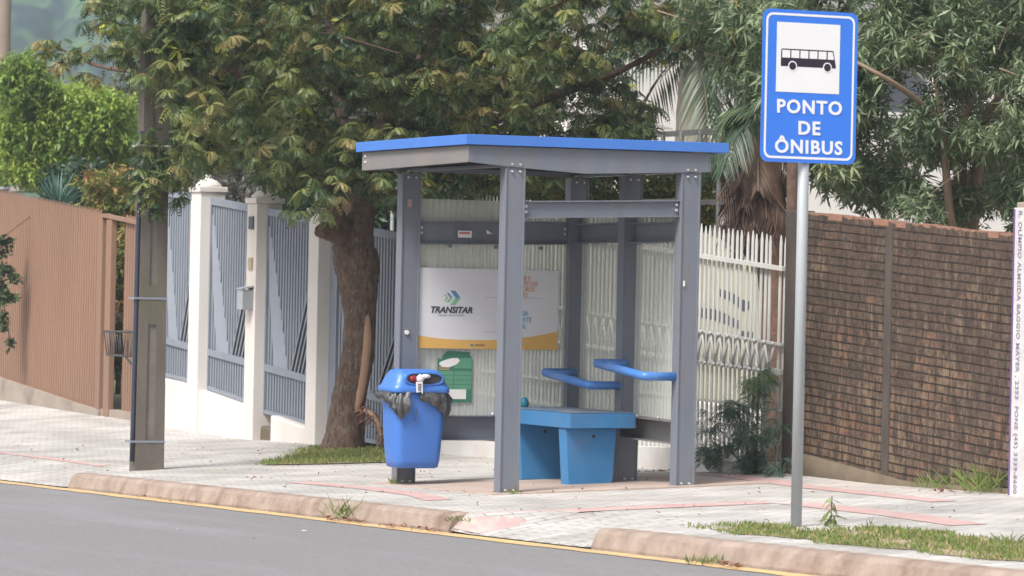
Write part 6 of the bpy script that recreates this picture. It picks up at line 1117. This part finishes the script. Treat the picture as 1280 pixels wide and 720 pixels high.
# single weeds
def weed(name,label,x,y,n,h,seed,lm=LM['grass'],z=None,spread=.06,cat='weed'):
    nr=np.random.default_rng(seed); V=[];F=[];T=[]
    z=ZG(x,y)+.003 if z is None else z
    for _ in range(n):
        a=nr.uniform(0,6.283); ln=nr.uniform(.1,1.1); d=np.array([math.cos(a)*ln,math.sin(a)*ln,1.]); b=np.array([x+nr.uniform(-1,1)*spread,y+nr.uniform(-1,1)*spread,z])
        quadleaf(V,F,T,b,d,h*nr.uniform(.4,1.1),.009,np.array([math.cos(a+1.57),math.sin(a+1.57),.2]),nr.uniform(0,.6),.4)
    tag(npmesh(name,np.array(V),np.array(F),np.array(T),lm),label,cat,'tufts of grass along pavement and walls' if name=='grass_tuft' else 'stalk weeds in the grass strip')
weed('grass_tuft','grass tuft in front of the kerb left of the near shelter post',-1.5,-.55,46,.24,71,z=G(-1.5,-.55)-.1,spread=.1)
weed('grass_tuft','small green tuft at the foot of the left shelter post',-.1,1.8,26,.09,72)
weed('grass_tuft','small green tuft at the foot of the middle front post',.02,-.09,40,.045,73,spread=.05)
weed('grass_tuft','dry tuft at the end of the left kerb',-1.35,-2.25,50,.07,74,spread=.1,z=G(-1.35,-2.25)-.05)
weed('grass_tuft','yellowish tuft against the right kerb face',-1.52,-6.0,44,.1,75,z=zroad(-1.5,-6.),spread=.09)
weed('grass_tuft','weeds at the foot of the painted pillar',2.62,-2.2,120,.32,76,spread=.16)
weed('grass_tuft','green weeds at the foot of the brick wall',2.66,-1.5,50,.2,77,spread=.12)
for x,y,h,l_ in ((-.2,-5.6,.14,'thin stalk weed in the middle of the grass strip'),(-.25,-7.2,.15,'branching grey weed near the right end of the grass strip'),(-.4,-6.3,.13,'short stalk weed left of the grey weed')): weed('stalk_weed',l_,x,y,9,h,int(h*1000),spread=.05)
nr=np.random.default_rng(81)
pw=thing('young_plant','small palmate leaved plant right of the sign pole','plant',(-.12,-4.95,ZG(-.12,-4.95)))
wv=[whorl(nr,9,.1,.02)]; pos=np.array([(-.12,-4.95,.21),(-.15,-4.97,.17),(-.09,-4.93,.15),(-.12,-4.96,.25)]); V,F,T=scatter(wv,pos,np.array([1,.8,.8,.7]),np.array([.4,.5,.3,.6]),nr,.2); npmesh('leaves',V,F,T,LM['grass'],pw)
mb=MB(); mb.tube([(-.12,-4.95,.06),(-.118,-4.955,.25)],.004,5); mb.build('stem',M['limb'],pw)
# dead branch leaning from the trunk
db=thing('dead_sprig','dry brown sprig hanging beside the tree trunk behind the bin','sprig',(ROOTT[0][0],ROOTT[0][1],0))
make_trunk(ROOTT,db,M['scar'],7,'stem',.1)
nr=np.random.default_rng(82); pos=np.array([np.array(p[:3])+nr.normal(0,.03,3) for p in ROOTT for _ in range(4)]); V,F,T=scatter([whorl(nr,6,.07,.02)],pos,np.ones(len(pos)),nr.uniform(0,1,len(pos)),nr,.8); npmesh('leaves',V,F,T,LM['redlf'],db)
# leaf litter (stuff)
nr=np.random.default_rng(83); V=[];F=[];T=[]
def lit(x,y,z,s):
    a=nr.uniform(0,6.283); d=np.array([math.cos(a),math.sin(a),nr.uniform(0,.5)]); quadleaf(V,F,T,np.array([x,y,z+.006]),d,s,s*.5,np.array([0,0,1.])+nr.normal(0,.3,3),nr.uniform(0,1),0)
for _ in range(420):
    x,y=nr.uniform(-1.2,2.6),nr.uniform(-6,14); lit(x,y,ZG(x,y)+.004,nr.uniform(.015,.045))
for cx_,cy_,n_ in ((-1.52,-.7,60),(-1.52,-1.6,30),(-1.52,-6.3,40),(-1.52,3.3,14),(-1.52,2.5,14),(2.55,-1.9,40),(1.5,5.9,50),(2.3,2.2,30),(-1.5,-2.1,24)):
    for _ in range(n_):
        x,y=cx_+nr.normal(0,.04 if cx_<0 else .12),cy_+nr.normal(0,.16); lit(x,y,(zroad(x,y)+.012) if cx_<-1.4 and x<-1.42 else ZG(x,y)+.006,nr.uniform(.02,.055))
tag(npmesh('leaf_litter',np.array(V),np.array(F),np.array(T),LM['redlf']),'scattered dead leaves on the pavement and gutter','leaves',kind='stuff')
V=[];F=[];T=[]
for _ in range(12):
    x,y=nr.uniform(-3.,-1.65),nr.uniform(-3,7); lit(x,y,zroad(x,y),nr.uniform(.02,.05))
tag(npmesh('paper_scraps',np.array(V),np.array(F),np.array(T),M['white']),'pale scraps scattered on the asphalt','litter',kind='stuff')

# ---------------- hill with forest, far left
nr=np.random.default_rng(91)
hn=150
X=np.linspace(55,130,hn); Yv=np.linspace(190,330,150)
bl=[(nr.uniform(60,120),nr.uniform(200,330),nr.uniform(1.2,3),nr.uniform(1,3)) for _ in range(1500)]
bl=np.array(bl)
V=[]
for y in Yv:
    for x in X:
        t=(y-180)/200+.0012*(x-90); z=-6+62*min(max(t,0),1)**1.1+5*math.sin(x*.045)+3*math.sin(x*.11+y*.05)
        dd=(x-bl[:,0])**2+(y-bl[:,1])**2; q=1-dd/bl[:,2]**2; mx_=(np.sqrt(np.clip(q,0,1))*bl[:,3]).max()
        V.append((x,y,z+mx_))
F=[(j*hn+i,j*hn+i+1,(j+1)*hn+i+1,(j+1)*hn+i) for j in range(149) for i in range(hn-1)]
me=bpy.data.meshes.new('hill'); me.from_pydata(V,[],F); me.update()
for p_ in me.polygons: p_.use_smooth=True
hillm=mat('forested_hill',(.02,.045,.05),(.075,.14,.08),.95,.35,contrast=.25,bump=1,bscale=.5,dirt=(.025,.045,.055),dscale=.16,damt=.9)  # bluish greens hold part of the distance haze in the colour
link('hill',me,hillm)['kind']='structure'
# ---------------- haze
mb=MB(); mb.box(-60,300,-60,460,-12,75); hz_=mb.build('haze',None); hz_['kind']='stuff'
hm=bpy.data.materials.new('haze'); hm.use_nodes=True; n=hm.node_tree.nodes; n.remove(n['Principled BSDF']); pv=n.new('ShaderNodeVolumePrincipled'); pv.inputs['Color'].default_value=(.8,.88,1,1); pv.inputs['Density'].default_value=.0007
hm.node_tree.links.new(pv.outputs[0],n['Material Output'].inputs['Volume']); hz_.data.materials.append(hm)
